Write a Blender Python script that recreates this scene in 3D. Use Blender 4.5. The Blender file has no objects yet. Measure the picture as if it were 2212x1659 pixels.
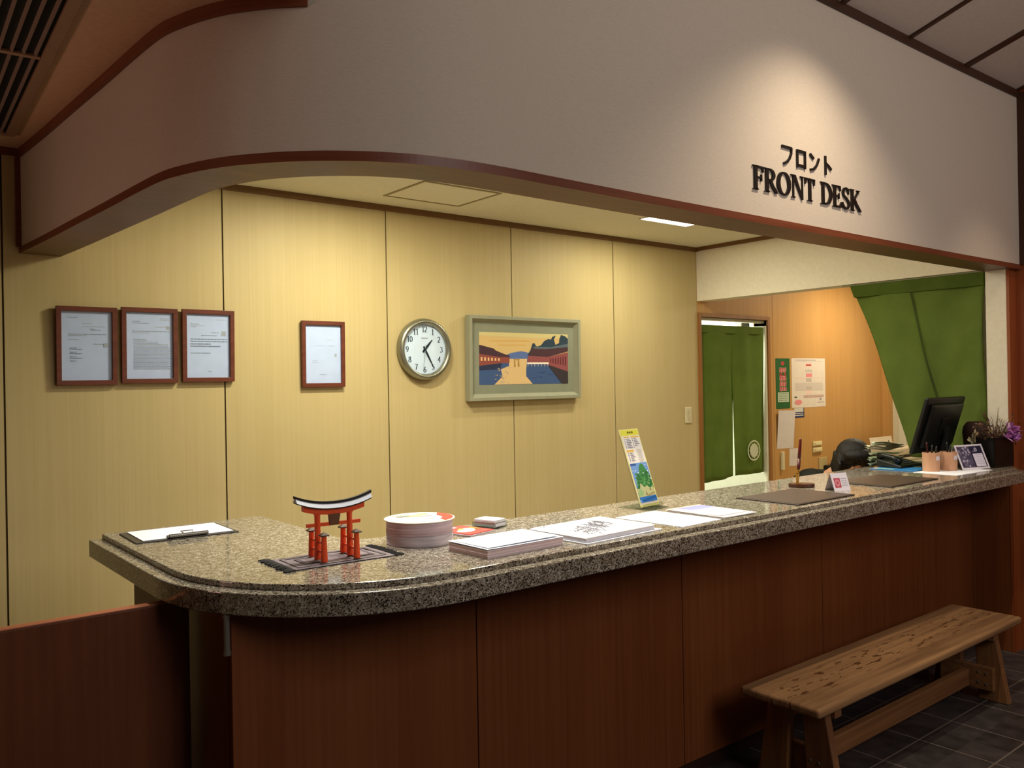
import bpy, bmesh, math, random
from mathutils import Vector, Matrix, Euler
sc = bpy.context.scene
COL = sc.collection
PI = math.pi
rnd = random.Random(7)

# ------------------------------------------------------------------ colours and materials
def lin(h, k=1.0):
    h = h.lstrip('#')
    out = []
    for i in (0, 2, 4):
        c = int(h[i:i+2], 16) / 255
        c = c / 12.92 if c <= 0.04045 else ((c + 0.055) / 1.055) ** 2.4
        out.append(min(1, c * k))
    return (*out, 1)

MATS = {}
def new_mat(name):
    m = bpy.data.materials.new(name); m.use_nodes = True
    nt = m.node_tree; b = nt.nodes['Principled BSDF']
    return m, nt, b

def plain(h, rough=.6, metal=0.0, spec=.4, emit=0.0):
    key = ('plain', h, rough, metal, spec, emit)
    if key in MATS: return MATS[key]
    m, nt, b = new_mat('plain_' + h.lstrip('#'))
    b.inputs['Roughness'].default_value = rough
    b.inputs['Metallic'].default_value = metal
    b.inputs['Specular IOR Level'].default_value = spec
    # a whisper of procedural unevenness, so nothing is dead flat
    tc = nt.nodes.new('ShaderNodeTexCoord')
    n = nt.nodes.new('ShaderNodeTexNoise'); n.inputs['Scale'].default_value = 22; n.inputs['Detail'].default_value = 3
    r = nt.nodes.new('ShaderNodeValToRGB')
    c = lin(h)
    r.color_ramp.elements[0].position = .3; r.color_ramp.elements[1].position = .7
    r.color_ramp.elements[0].color = (c[0]*.93, c[1]*.93, c[2]*.93, 1); r.color_ramp.elements[1].color = c
    nt.links.new(tc.outputs['Object'], n.inputs['Vector'])
    nt.links.new(n.outputs['Fac'], r.inputs['Fac']); nt.links.new(r.outputs['Color'], b.inputs['Base Color'])
    if emit:
        b.inputs['Emission Color'].default_value = c; b.inputs['Emission Strength'].default_value = emit
    MATS[key] = m
    return m

def ink(h, rough=.7):
    key = ('ink', h, rough)
    if key in MATS: return MATS[key]
    m, nt, b = new_mat('ink_' + h.lstrip('#'))
    b.inputs['Base Color'].default_value = lin(h); b.inputs['Roughness'].default_value = rough
    b.inputs['Specular IOR Level'].default_value = .2
    MATS[key] = m
    return m

def wood(name, dark, light, scale, rough=.45, bump=.03, broad=(2, 2, .4), broad_amt=.35, spec=.4, knots=None):
    """grain = noise squeezed hard across the grain; scale is per axis in object space"""
    m, nt, b = new_mat(name)
    L = nt.links
    tc = nt.nodes.new('ShaderNodeTexCoord')
    mp = nt.nodes.new('ShaderNodeMapping'); mp.inputs['Scale'].default_value = scale
    n = nt.nodes.new('ShaderNodeTexNoise'); n.inputs['Scale'].default_value = 1; n.inputs['Detail'].default_value = 5; n.inputs['Roughness'].default_value = .6
    L.new(tc.outputs['Object'], mp.inputs['Vector']); L.new(mp.outputs['Vector'], n.inputs['Vector'])
    mp2 = nt.nodes.new('ShaderNodeMapping'); mp2.inputs['Scale'].default_value = broad
    n2 = nt.nodes.new('ShaderNodeTexNoise'); n2.inputs['Scale'].default_value = 1; n2.inputs['Detail'].default_value = 2
    L.new(tc.outputs['Object'], mp2.inputs['Vector']); L.new(mp2.outputs['Vector'], n2.inputs['Vector'])
    mx = nt.nodes.new('ShaderNodeMath'); mx.operation = 'MULTIPLY_ADD'
    sub = nt.nodes.new('ShaderNodeMath'); sub.operation = 'SUBTRACT'; sub.inputs[1].default_value = .5
    L.new(n2.outputs['Fac'], sub.inputs[0]); L.new(sub.outputs[0], mx.inputs[0]); mx.inputs[1].default_value = broad_amt * 2
    L.new(n.outputs['Fac'], mx.inputs[2])
    r = nt.nodes.new('ShaderNodeValToRGB')
    r.color_ramp.elements[0].position = .32; r.color_ramp.elements[1].position = .7
    r.color_ramp.elements[0].color = lin(dark); r.color_ramp.elements[1].color = lin(light)
    L.new(mx.outputs[0], r.inputs['Fac'])
    col = r.outputs['Color']
    if knots:
        mp3 = nt.nodes.new('ShaderNodeMapping'); mp3.inputs['Scale'].default_value = knots[1]
        n3 = nt.nodes.new('ShaderNodeTexNoise'); n3.inputs['Scale'].default_value = 1; n3.inputs['Detail'].default_value = 2.5
        L.new(tc.outputs['Object'], mp3.inputs['Vector']); L.new(mp3.outputs['Vector'], n3.inputs['Vector'])
        r3 = nt.nodes.new('ShaderNodeValToRGB'); r3.color_ramp.elements[0].position = knots[2]; r3.color_ramp.elements[1].position = knots[2] + .035
        r3.color_ramp.elements[0].color = (0, 0, 0, 1); r3.color_ramp.elements[1].color = (1, 1, 1, 1)
        L.new(n3.outputs['Fac'], r3.inputs['Fac'])
        # knots only where the band mask along the middle of the plank says so
        sep = nt.nodes.new('ShaderNodeSeparateXYZ'); L.new(tc.outputs['Object'], sep.inputs[0])
        ab = nt.nodes.new('ShaderNodeMath'); ab.operation = 'ABSOLUTE'
        sb = nt.nodes.new('ShaderNodeMath'); sb.operation = 'SUBTRACT'; sb.inputs[1].default_value = knots[3]
        L.new(sep.outputs['Y'], sb.inputs[0]); L.new(sb.outputs[0], ab.inputs[0])
        lt = nt.nodes.new('ShaderNodeMapRange'); lt.inputs['From Min'].default_value = knots[4]; lt.inputs['From Max'].default_value = knots[4]*.5
        L.new(ab.outputs[0], lt.inputs['Value'])
        ml = nt.nodes.new('ShaderNodeMath'); ml.operation = 'MULTIPLY'
        L.new(lt.outputs[0], ml.inputs[0]); L.new(r3.outputs['Color'], ml.inputs[1])
        mix = nt.nodes.new('ShaderNodeMix'); mix.data_type = 'RGBA'
        L.new(ml.outputs[0], mix.inputs['Factor']); L.new(col, mix.inputs['A']); mix.inputs['B'].default_value = lin(knots[0])
        col = mix.outputs['Result']
    L.new(col, b.inputs['Base Color'])
    b.inputs['Roughness'].default_value = rough; b.inputs['Specular IOR Level'].default_value = spec
    if bump:
        bp = nt.nodes.new('ShaderNodeBump'); bp.inputs['Strength'].default_value = bump; bp.inputs['Distance'].default_value = .01
        L.new(n.outputs['Fac'], bp.inputs['Height']); L.new(bp.outputs['Normal'], b.inputs['Normal'])
    return m

def granite():
    m, nt, b = new_mat('granite')
    L = nt.links
    tc = nt.nodes.new('ShaderNodeTexCoord')
    v = nt.nodes.new('ShaderNodeTexVoronoi'); v.inputs['Scale'].default_value = 300
    L.new(tc.outputs['Object'], v.inputs['Vector'])
    sep = nt.nodes.new('ShaderNodeSeparateColor'); L.new(v.outputs['Color'], sep.inputs[0])
    r = nt.nodes.new('ShaderNodeValToRGB'); r.color_ramp.interpolation = 'CONSTANT'
    e = r.color_ramp.elements
    e[0].position = 0; e[0].color = lin('#2e2925'); e[1].position = .17; e[1].color = lin('#685f56')
    for p, c in ((.28, '#918a7c'), (.56, '#a8a193'), (.82, '#c2bbad'), (.94, '#7c7266')):
        k = e.new(p); k.color = lin(c)
    L.new(sep.outputs[0], r.inputs['Fac'])
    n = nt.nodes.new('ShaderNodeTexNoise'); n.inputs['Scale'].default_value = 55; n.inputs['Detail'].default_value = 4
    L.new(tc.outputs['Object'], n.inputs['Vector'])
    r2 = nt.nodes.new('ShaderNodeValToRGB'); r2.color_ramp.elements[0].position = .35; r2.color_ramp.elements[1].position = .65
    r2.color_ramp.elements[0].color = lin('#a59c8e'); r2.color_ramp.elements[1].color = lin('#ffffff')
    L.new(n.outputs['Fac'], r2.inputs['Fac'])
    mix = nt.nodes.new('ShaderNodeMix'); mix.data_type = 'RGBA'; mix.blend_type = 'MULTIPLY'; mix.inputs['Factor'].default_value = .8
    L.new(r.outputs['Color'], mix.inputs['A']); L.new(r2.outputs['Color'], mix.inputs['B'])
    L.new(mix.outputs['Result'], b.inputs['Base Color'])
    b.inputs['Roughness'].default_value = .09; b.inputs['IOR'].default_value = 1.62
    return m

def wallpaper(name, h, h2, rough=.9, axis_scale=(60, 60, 900), bump=.12):
    m, nt, b = new_mat(name)
    L = nt.links
    tc = nt.nodes.new('ShaderNodeTexCoord')
    mp = nt.nodes.new('ShaderNodeMapping'); mp.inputs['Scale'].default_value = axis_scale
    n = nt.nodes.new('ShaderNodeTexNoise'); n.inputs['Scale'].default_value = 1; n.inputs['Detail'].default_value = 3
    L.new(tc.outputs['Object'], mp.inputs['Vector']); L.new(mp.outputs['Vector'], n.inputs['Vector'])
    r = nt.nodes.new('ShaderNodeValToRGB'); r.color_ramp.elements[0].position = .3; r.color_ramp.elements[1].position = .7
    r.color_ramp.elements[0].color = lin(h2); r.color_ramp.elements[1].color = lin(h)
    L.new(n.outputs['Fac'], r.inputs['Fac']); L.new(r.outputs['Color'], b.inputs['Base Color'])
    b.inputs['Roughness'].default_value = rough; b.inputs['Specular IOR Level'].default_value = .15
    bp = nt.nodes.new('ShaderNodeBump'); bp.inputs['Strength'].default_value = bump; bp.inputs['Distance'].default_value = .002
    L.new(n.outputs['Fac'], bp.inputs['Height']); L.new(bp.outputs['Normal'], b.inputs['Normal'])
    return m

def cloth(name, h, h2):
    m, nt, b = new_mat(name)
    L = nt.links
    tc = nt.nodes.new('ShaderNodeTexCoord')
    n = nt.nodes.new('ShaderNodeTexNoise'); n.inputs['Scale'].default_value = 7; n.inputs['Detail'].default_value = 6
    L.new(tc.outputs['Object'], n.inputs['Vector'])
    r = nt.nodes.new('ShaderNodeValToRGB'); r.color_ramp.elements[0].position = .3; r.color_ramp.elements[1].position = .7
    r.color_ramp.elements[0].color = lin(h2); r.color_ramp.elements[1].color = lin(h)
    L.new(n.outputs['Fac'], r.inputs['Fac']); L.new(r.outputs['Color'], b.inputs['Base Color'])
    b.inputs['Roughness'].default_value = .85; b.inputs['Specular IOR Level'].default_value = .15
    w = nt.nodes.new('ShaderNodeTexNoise'); w.inputs['Scale'].default_value = 420
    L.new(tc.outputs['Object'], w.inputs['Vector'])
    bp = nt.nodes.new('ShaderNodeBump'); bp.inputs['Strength'].default_value = .15; bp.inputs['Distance'].default_value = .002
    L.new(w.outputs['Fac'], bp.inputs['Height']); L.new(bp.outputs['Normal'], b.inputs['Normal'])
    tr = nt.nodes.new('ShaderNodeBsdfTranslucent'); L.new(r.outputs['Color'], tr.inputs['Color'])
    mx = nt.nodes.new('ShaderNodeMixShader'); mx.inputs[0].default_value = .12
    L.new(b.outputs[0], mx.inputs[1]); L.new(tr.outputs[0], mx.inputs[2])
    L.new(mx.outputs[0], nt.nodes['Material Output'].inputs['Surface'])
    return m

def thin_glass(name, tint='#ffffff', gloss=.06):
    m, nt, b = new_mat(name)
    L = nt.links
    t = nt.nodes.new('ShaderNodeBsdfTransparent'); t.inputs['Color'].default_value = lin(tint)
    g = nt.nodes.new('ShaderNodeBsdfGlossy'); g.inputs['Roughness'].default_value = .03
    mx = nt.nodes.new('ShaderNodeMixShader'); mx.inputs[0].default_value = gloss
    L.new(t.outputs[0], mx.inputs[1]); L.new(g.outputs[0], mx.inputs[2])
    L.new(mx.outputs[0], nt.nodes['Material Output'].inputs['Surface'])
    nt.nodes.remove(b)
    return m

def emitter(name, h, strength):
    m, nt, b = new_mat(name)
    b.inputs['Base Color'].default_value = lin(h)
    b.inputs['Emission Color'].default_value = lin(h); b.inputs['Emission Strength'].default_value = strength
    return m

def floor_tiles():
    m, nt, b = new_mat('slate_tiles')
    L = nt.links
    tc = nt.nodes.new('ShaderNodeTexCoord')
    sep = nt.nodes.new('ShaderNodeSeparateXYZ'); L.new(tc.outputs['Object'], sep.inputs[0])
    P = .303
    masks = []
    for ax, off in (('X', 3.607), ('Y', 1.4375)):
        a = nt.nodes.new('ShaderNodeMath'); a.operation = 'SUBTRACT'; a.inputs[1].default_value = off - 30 * P - P / 2
        L.new(sep.outputs[ax], a.inputs[0])
        md = nt.nodes.new('ShaderNodeMath'); md.operation = 'MODULO'; md.inputs[1].default_value = P; L.new(a.outputs[0], md.inputs[0])
        s = nt.nodes.new('ShaderNodeMath'); s.operation = 'SUBTRACT'; s.inputs[1].default_value = P / 2; L.new(md.outputs[0], s.inputs[0])
        ab = nt.nodes.new('ShaderNodeMath'); ab.operation = 'ABSOLUTE'; L.new(s.outputs[0], ab.inputs[0])
        lt = nt.nodes.new('ShaderNodeMath'); lt.operation = 'LESS_THAN'; lt.inputs[1].default_value = .0035; L.new(ab.outputs[0], lt.inputs[0])
        masks.append(lt)
        fl = nt.nodes.new('ShaderNodeMath'); fl.operation = 'DIVIDE'; fl.inputs[1].default_value = P; L.new(a.outputs[0], fl.inputs[0])
        fl2 = nt.nodes.new('ShaderNodeMath'); fl2.operation = 'FLOOR'; L.new(fl.outputs[0], fl2.inputs[0]); masks.append(fl2)
    gm = nt.nodes.new('ShaderNodeMath'); gm.operation = 'MAXIMUM'; L.new(masks[0].outputs[0], gm.inputs[0]); L.new(masks[2].outputs[0], gm.inputs[1])
    cmb = nt.nodes.new('ShaderNodeCombineXYZ'); L.new(masks[1].outputs[0], cmb.inputs[0]); L.new(masks[3].outputs[0], cmb.inputs[1])
    wn = nt.nodes.new('ShaderNodeTexWhiteNoise'); L.new(cmb.outputs[0], wn.inputs['Vector'])
    n = nt.nodes.new('ShaderNodeTexNoise'); n.inputs['Scale'].default_value = 14; n.inputs['Detail'].default_value = 8
    L.new(tc.outputs['Object'], n.inputs['Vector'])
    ad = nt.nodes.new('ShaderNodeMath'); ad.operation = 'MULTIPLY_ADD'; ad.inputs[1].default_value = .25
    L.new(wn.outputs['Value'], ad.inputs[0]); L.new(n.outputs['Fac'], ad.inputs[2])
    r = nt.nodes.new('ShaderNodeValToRGB'); r.color_ramp.elements[0].position = .35; r.color_ramp.elements[1].position = .9
    r.color_ramp.elements[0].color = lin('#252323'); r.color_ramp.elements[1].color = lin('#464141')
    L.new(ad.outputs[0], r.inputs['Fac'])
    mix = nt.nodes.new('ShaderNodeMix'); mix.data_type = 'RGBA'
    L.new(gm.outputs[0], mix.inputs['Factor']); L.new(r.outputs['Color'], mix.inputs['A']); mix.inputs['B'].default_value = lin('#6e665f')
    L.new(mix.outputs['Result'], b.inputs['Base Color'])
    b.inputs['Roughness'].default_value = .45
    bp = nt.nodes.new('ShaderNodeBump'); bp.inputs['Strength'].default_value = .25; bp.inputs['Distance'].default_value = .004
    L.new(n.outputs['Fac'], bp.inputs['Height']); L.new(bp.outputs['Normal'], b.inputs['Normal'])
    return m

# ------------------------------------------------------------------ mesh builder
class MB:
    def __init__(s): s.v = []; s.f = []; s.m = []; s.mats = []
    def mi(s, mat):
        if mat is None: return 0
        if mat not in s.mats: s.mats.append(mat)
        return s.mats.index(mat)
    def add(s, vs, fs, mat=None):
        o = len(s.v); s.v += [tuple(v) for v in vs]; k = s.mi(mat)
        for f in fs: s.f.append(tuple(i + o for i in f)); s.m.append(k)
        return s
    def box(s, x0, x1, y0, y1, z0, z1, mat=None, M=None):
        vs = [Vector((x, y, z)) for z in (z0, z1) for y in (y0, y1) for x in (x0, x1)]
        if M is not None: vs = [M @ v for v in vs]
        return s.add(vs, [(0, 2, 3, 1), (4, 5, 7, 6), (0, 1, 5, 4), (2, 6, 7, 3), (0, 4, 6, 2), (1, 3, 7, 5)], mat)
    def prism(s, pts, z0, z1, mat=None, M=None):
        n = len(pts)
        vs = [Vector((p[0], p[1], z0)) for p in pts] + [Vector((p[0], p[1], z1)) for p in pts]
        if M is not None: vs = [M @ v for v in vs]
        return s.add(vs, [tuple(range(n - 1, -1, -1)), tuple(range(n, 2 * n))] + [(i, (i + 1) % n, n + (i + 1) % n, n + i) for i in range(n)], mat)
    def quad(s, a, b, c, d, mat=None): return s.add([a, b, c, d], [(0, 1, 2, 3)], mat)
    def lathe(s, prof, seg=32, mat=None, M=None, cap=True):
        vs = []; fs = []
        for r, z in prof:
            for i in range(seg):
                a = 2 * PI * i / seg; vs.append(Vector((r * math.cos(a), r * math.sin(a), z)))
        for j in range(len(prof) - 1):
            for i in range(seg):
                fs.append((j*seg+i, j*seg+(i+1) % seg, (j+1)*seg+(i+1) % seg, (j+1)*seg+i))
        if cap:
            fs.append(tuple(range(seg - 1, -1, -1))); t = (len(prof) - 1) * seg; fs.append(tuple(range(t, t + seg)))
        if M is not None: vs = [M @ v for v in vs]
        return s.add(vs, fs, mat)
    def tube(s, path, r, seg=10, mat=None, cap=True):
        path = [Vector(p) for p in path]; n = len(path)
        rs = r if isinstance(r, (list, tuple)) else [r] * n
        vs = []; fs = []
        up = None
        for i, p in enumerate(path):
            t = (path[min(i+1, n-1)] - path[max(i-1, 0)]).normalized()
            if up is None: up = Vector((0, 0, 1)) if abs(t.z) < .9 else Vector((1, 0, 0))
            a = t.cross(up).normalized(); b = t.cross(a).normalized(); up = -b if b.dot(up) < 0 else b
            a = t.cross(up).normalized(); b2 = up - t * up.dot(t); b2.normalize()
            for k in range(seg):
                th = 2 * PI * k / seg; vs.append(p + a * (rs[i] * math.cos(th)) + b2 * (rs[i] * math.sin(th)))
        for j in range(n - 1):
            for k in range(seg): fs.append((j*seg+k, (j+1)*seg+k, (j+1)*seg+(k+1) % seg, j*seg+(k+1) % seg))
        if cap: fs.append(tuple(range(seg))); fs.append(tuple(range(n*seg-1, (n-1)*seg-1, -1)))
        return s.add(vs, fs, mat)
    def ball(s, c, r, seg=16, rings=10, mat=None, M=None):
        r = r if isinstance(r, (list, tuple)) else (r, r, r)
        vs = [Vector((0, 0, -1))]; fs = []
        for j in range(1, rings):
            ph = -PI/2 + PI * j / rings
            for i in range(seg): th = 2*PI*i/seg; vs.append(Vector((math.cos(ph)*math.cos(th), math.cos(ph)*math.sin(th), math.sin(ph))))
        vs.append(Vector((0, 0, 1)))
        for i in range(seg): fs.append((0, 1+(i+1) % seg, 1+i))
        for j in range(rings-2):
            for i in range(seg): a = 1+j*seg; fs.append((a+i, a+(i+1) % seg, a+seg+(i+1) % seg, a+seg+i))
        t = len(vs)-1; a = 1+(rings-2)*seg
        for i in range(seg): fs.append((a+i, a+(i+1) % seg, t))
        vs = [Vector((v.x*r[0], v.y*r[1], v.z*r[2])) for v in vs]
        if M is not None: vs = [M @ v for v in vs]
        vs = [v + Vector(c) for v in vs]
        return s.add(vs, fs, mat)
    def grid(s, fn, nu, nv, mat=None):
        vs = [Vector(fn(i / nu, j / nv)) for j in range(nv + 1) for i in range(nu + 1)]
        fs = [(j*(nu+1)+i, j*(nu+1)+i+1, (j+1)*(nu+1)+i+1, (j+1)*(nu+1)+i) for j in range(nv) for i in range(nu)]
        return s.add(vs, fs, mat)
    def build(s, name, mat=None, parent=None, bevel=0, seg=2, smooth=False, fixn=True):
        me = bpy.data.meshes.new(name); me.from_pydata(s.v, [], s.f)
        mats = s.mats or ([mat] if mat else [])
        for m in mats: me.materials.append(m)
        if s.mats:
            me.polygons.foreach_set('material_index', s.m)
        if fixn:
            bm = bmesh.new(); bm.from_mesh(me); bmesh.ops.recalc_face_normals(bm, faces=bm.faces); bm.to_mesh(me); bm.free()
        if smooth:
            me.polygons.foreach_set('use_smooth', [True] * len(me.polygons))
        me.update()
        o = bpy.data.objects.new(name, me); COL.objects.link(o)
        if parent is not None: o.parent = parent
        if bevel:
            md = o.modifiers.new('Bevel', 'BEVEL'); md.width = bevel; md.segments = seg; md.limit_method = 'ANGLE'; md.angle_limit = math.radians(40)
        return o

def tag(o, label, cat, group=None):
    o['label'] = label; o['category'] = cat
    if group: o['group'] = group
    return o
def struct(o): o['kind'] = 'structure'; return o
def thing(name, label, cat, loc=(0, 0, 0), rot=0.0, group=None):
    o = bpy.data.objects.new(name, None); COL.objects.link(o)
    o.empty_display_size = .05
    o.location = loc; o.rotation_euler = (0, 0, rot) if not isinstance(rot, (tuple, list)) else rot
    return tag(o, label, cat, group)

# flat printed art: layered polygons on a plane, all in one mesh
def art(name, parent, o, ux, uy, polys, eps=.00035, lift=.0006):
    o, ux, uy = Vector(o), Vector(ux), Vector(uy); n = ux.cross(uy).normalized()
    mb = MB()
    for k, (mat, pts) in enumerate(polys):
        off = n * (lift + min(.0014, eps * len(polys)) * k / len(polys) if k else lift * .5)
        mb.add([o + ux * p[0] + uy * p[1] + off for p in pts], [tuple(range(len(pts)))], mat)
    return mb.build(name, None, parent, fixn=False)
def R4(u0, v0, u1, v1): return [(u0, v0), (u1, v0), (u1, v1), (u0, v1)]
def ell(cu, cv, ru, rv, n=24): return [(cu + ru*math.cos(2*PI*i/n), cv + rv*math.sin(2*PI*i/n)) for i in range(n)]
def dashes(mat, u0, u1, v, h, seed, lo=.012, hi=.05, gap=.012):
    r = random.Random(seed); out = []; u = u0
    while u < u1 - .003:
        w = min(r.uniform(lo, hi), u1 - u); out.append((mat, R4(u, v, u + w, v + h))); u += w + r.uniform(gap*.4, gap)
    return out

# pen strokes with a broad nib: used for every letter and numeral
def stroke_polys(pts, a, b=None, closed=False):
    """pts: 2-D centre line; a = half-width of vertical strokes, b = half-width of horizontal strokes"""
    b = a if b is None else b
    n = len(pts); L = []; Rr = []
    for i in range(n):
        if closed: p0, p1 = pts[(i-1) % n], pts[(i+1) % n]
        else: p0, p1 = pts[max(i-1, 0)], pts[min(i+1, n-1)]
        dx, dy = p1[0]-p0[0], p1[1]-p0[1]; l = math.hypot(dx, dy) or 1; dx /= l; dy /= l
        w = math.sqrt((a*dy)**2 + (b*dx)**2)
        L.append((pts[i][0]-dy*w, pts[i][1]+dx*w)); Rr.append((pts[i][0]+dy*w, pts[i][1]-dx*w))
    out = []
    for i in range(n if closed else n-1):
        j = (i+1) % n; out.append([L[i], Rr[i], Rr[j], L[j]])
    return out
def arc(cx, cy, rx, ry, a0, a1, n=14):
    return [(cx + rx*math.cos(math.radians(a0+(a1-a0)*i/n)), cy + ry*math.sin(math.radians(a0+(a1-a0)*i/n))) for i in range(n+1)]
# ------------------------------------------------------------------ camera (solved from the photograph's vanishing points)
def make_camera():
    f, yaw, pitch, roll = 1825.26, math.radians(38.866), math.radians(.043), math.radians(-1.0105)
    F = Vector((math.sin(yaw)*math.cos(pitch), math.cos(yaw)*math.cos(pitch), math.sin(pitch)))
    Rr = Vector((math.cos(yaw), -math.sin(yaw), 0)); U = Rr.cross(F)
    R2 = Rr*math.cos(roll) + U*math.sin(roll); U2 = -Rr*math.sin(roll) + U*math.cos(roll)
    cd = bpy.data.cameras.new('camera'); cd.sensor_fit = 'HORIZONTAL'; cd.sensor_width = 36; cd.lens = 36*f/2212
    cd.clip_start = .05; cd.clip_end = 60
    c = bpy.data.objects.new('camera', cd); COL.objects.link(c)
    M = Matrix((R2, U2, -F)).transposed().to_4x4(); M.translation = Vector((0, 0, 1.55))
    c.matrix_world = M; sc.camera = c
make_camera()

# ------------------------------------------------------------------ materials of the room
M_PANEL = wood('pale_wood_panel', '#bba97a', '#c2b083', (90, 90, 1.0), rough=.5, bump=.01, broad=(5, 5, .35), broad_amt=.3, spec=.25)
M_PANEL_O = wood('office_wood_panel', '#b98c52', '#c3985e', (70, 70, 1.1), rough=.5, bump=.01, broad=(5, 5, .35), broad_amt=.3, spec=.25)
M_SEAM = plain('#4a3a18', .8)
M_REDWOOD = wood('dark_red_wood', '#6b391c', '#784524', (55, 55, 1.0), rough=.42, bump=.015, broad=(4.5, 4.5, .4), broad_amt=.4, spec=.25)
M_JAMB = wood('jamb_red_wood', '#7a3818', '#93502a', (55, 55, 1.0), rough=.45, bump=.015, broad=(4, 4, .4), broad_amt=.3)
M_TRIM = wood('trim_wood', '#64331f', '#77432b', (3, 3, 60), rough=.45, bump=.01, broad=(1, 1, 6), broad_amt=.3)
M_SOFFIT = wood('soffit_wood', '#593a24', '#6b472c', (3, 50, 50), rough=.45, bump=.01, broad=(1, 4, 4), broad_amt=.3)
M_DTRIM = plain('#3c2416', .5); M_ITRIM = plain('#6e4e2a', .5)
M_FASCIA = wallpaper('fascia_wallpaper', '#c6bcae', '#bbb0a2')
M_CREAM = wallpaper('cream_paint', '#e8e2d2', '#e2dbca', axis_scale=(40, 40, 40), bump=.05)
M_CEIL = wallpaper('ceiling_board', '#dedccc', '#d8d6c5', axis_scale=(50, 50, 50), bump=.05)
M_TAN = wallpaper('tan_ceiling', '#d0ac8e', '#c8a283', axis_scale=(60, 60, 60), bump=.05)
M_LCEIL = wallpaper('lobby_ceiling', '#c0b4aa', '#b8aca2', axis_scale=(60, 60, 60), bump=.05)
M_WHITE = plain('#eceee6', .8)

YB = 4.13; ZC = 2.567
# floor
mb = MB(); mb.box(-2.1, 8.6, -3.6, 6.0, -.05, 0, floor_tiles()); struct(mb.build('floor'))
mb = MB(); mb.box(.85, 8.3, 2.20, 4.13, .0005, .004, plain('#b8a888', .6)); struct(mb.build('floor'))  # pale sheet added behind the counter to bounce light up to the ceiling

# back wall: pale wood panels with dark recessed joints
def panel_wall(name, seams, z0, z1, y, mat, gap=.0075, depth=.12):
    mb = MB()
    mb.box(seams[0], seams[-1], y + .006, y + depth, z0, z1, M_SEAM)
    for a, b in zip(seams[:-1], seams[1:]): mb.box(a + gap/2, b - gap/2, y, y + .0058, z0, z1, mat)
    return struct(mb.build(name))
panel_wall('wall_back', [-2.0, -1.26, -.345, .571, 1.512, 2.437, 3.34, 4.249, 5.155], 0, 2.62, YB, M_PANEL)
# office continuation with the door opening 5.19-6.06
mb = MB()
mb.box(5.155, 5.19, YB, YB+.12, 0, 2.62, M_PANEL_O)
mb.box(5.19, 6.05, YB, YB+.12, 2.045, 2.62, M_PANEL_O)
mb.box(6.05, 6.135, YB, YB+.12, 0, 2.62, M_PANEL_O)
mb.box(6.135, 6.139, YB+.004, YB+.12, 0, 2.62, M_SEAM)
mb.box(6.139, 7.93, YB, YB+.12, 0, 2.62, M_PANEL_O)
mb.box(7.93, 8.02, YB-.06, YB+.12, 0, 2.62, M_PANEL_O)
struct(mb.build('wall_office'))
mb = MB(); mb.box(8.3, 8.4, 2.2, 4.25, 0, 2.62, M_CREAM); mb.box(8.02, 8.3, YB+.02, YB+.12, 0, 2.62, M_CREAM); struct(mb.build('wall_office_right'))
mb = MB(); mb.box(5.236, 8.4, 2.06, 2.2, 0, 2.62, M_CREAM); struct(mb.build('wall_office_front'))

# counter-side ceiling
mb = MB(); mb.box(.72, 5.16, YB-.022, YB, ZC-.03, ZC, M_ITRIM); struct(mb.build('trim_4'))
mb = MB(); mb.box(5.132, 5.155, 2.05, YB-.022, ZC-.026, ZC, M_ITRIM); struct(mb.build('trim_5'))
# white beam over the passage to the office
mb = MB(); mb.box(5.156, 5.30, 2.03, YB, 2.162, ZC, M_CREAM); struct(mb.build('wall_beam'))

# ------------------------------------------------------------------ curved fascia
FP = [(.640, YB), (.668, 3.76), (.694, 3.33), (.716, 2.98), (.732, 2.69), (.748, 2.494), (.774, 2.39), (.806, 2.305), (.845, 2.23), (.895, 2.163), (.94, 2.112), (1.005, 2.054),
      (1.075, 2.005), (1.156, 1.962), (1.257, 1.926), (1.388, 1.905), (1.549, 1.9), (1.72, 1.904), (2.1, 1.91), (2.5, 1.912), (3.0, 1.911), (3.6, 1.913), (4.45, 1.914), (5.235, 1.905)]
def catmull(P, n=6):
    out = []
    for i in range(len(P)-1):
        p0, p1, p2, p3 = P[max(i-1, 0)], P[i], P[i+1], P[min(i+2, len(P)-1)]
        for k in range(n):
            t = k/n
            out.append(tuple(.5*((2*p1[d]) + (-p0[d]+p2[d])*t + (2*p0[d]-5*p1[d]+4*p2[d]-p3[d])*t*t + (-p0[d]+3*p1[d]-3*p2[d]+p3[d])*t**3) for d in (0, 1)))
    out.append(P[-1]); return out
FPS = catmull(FP)
def offset(path, d):
    out = []
    for i, p in enumerate(path):
        a = path[max(i-1, 0)]; b = path[min(i+1, len(path)-1)]
        dx, dy = b[0]-a[0], b[1]-a[1]; l = math.hypot(dx, dy)
        dd = d(p) if callable(d) else d
        out.append((p[0]-dy/l*dd, p[1]+dx/l*dd))
    return out
def wide(p): return .155
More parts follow.
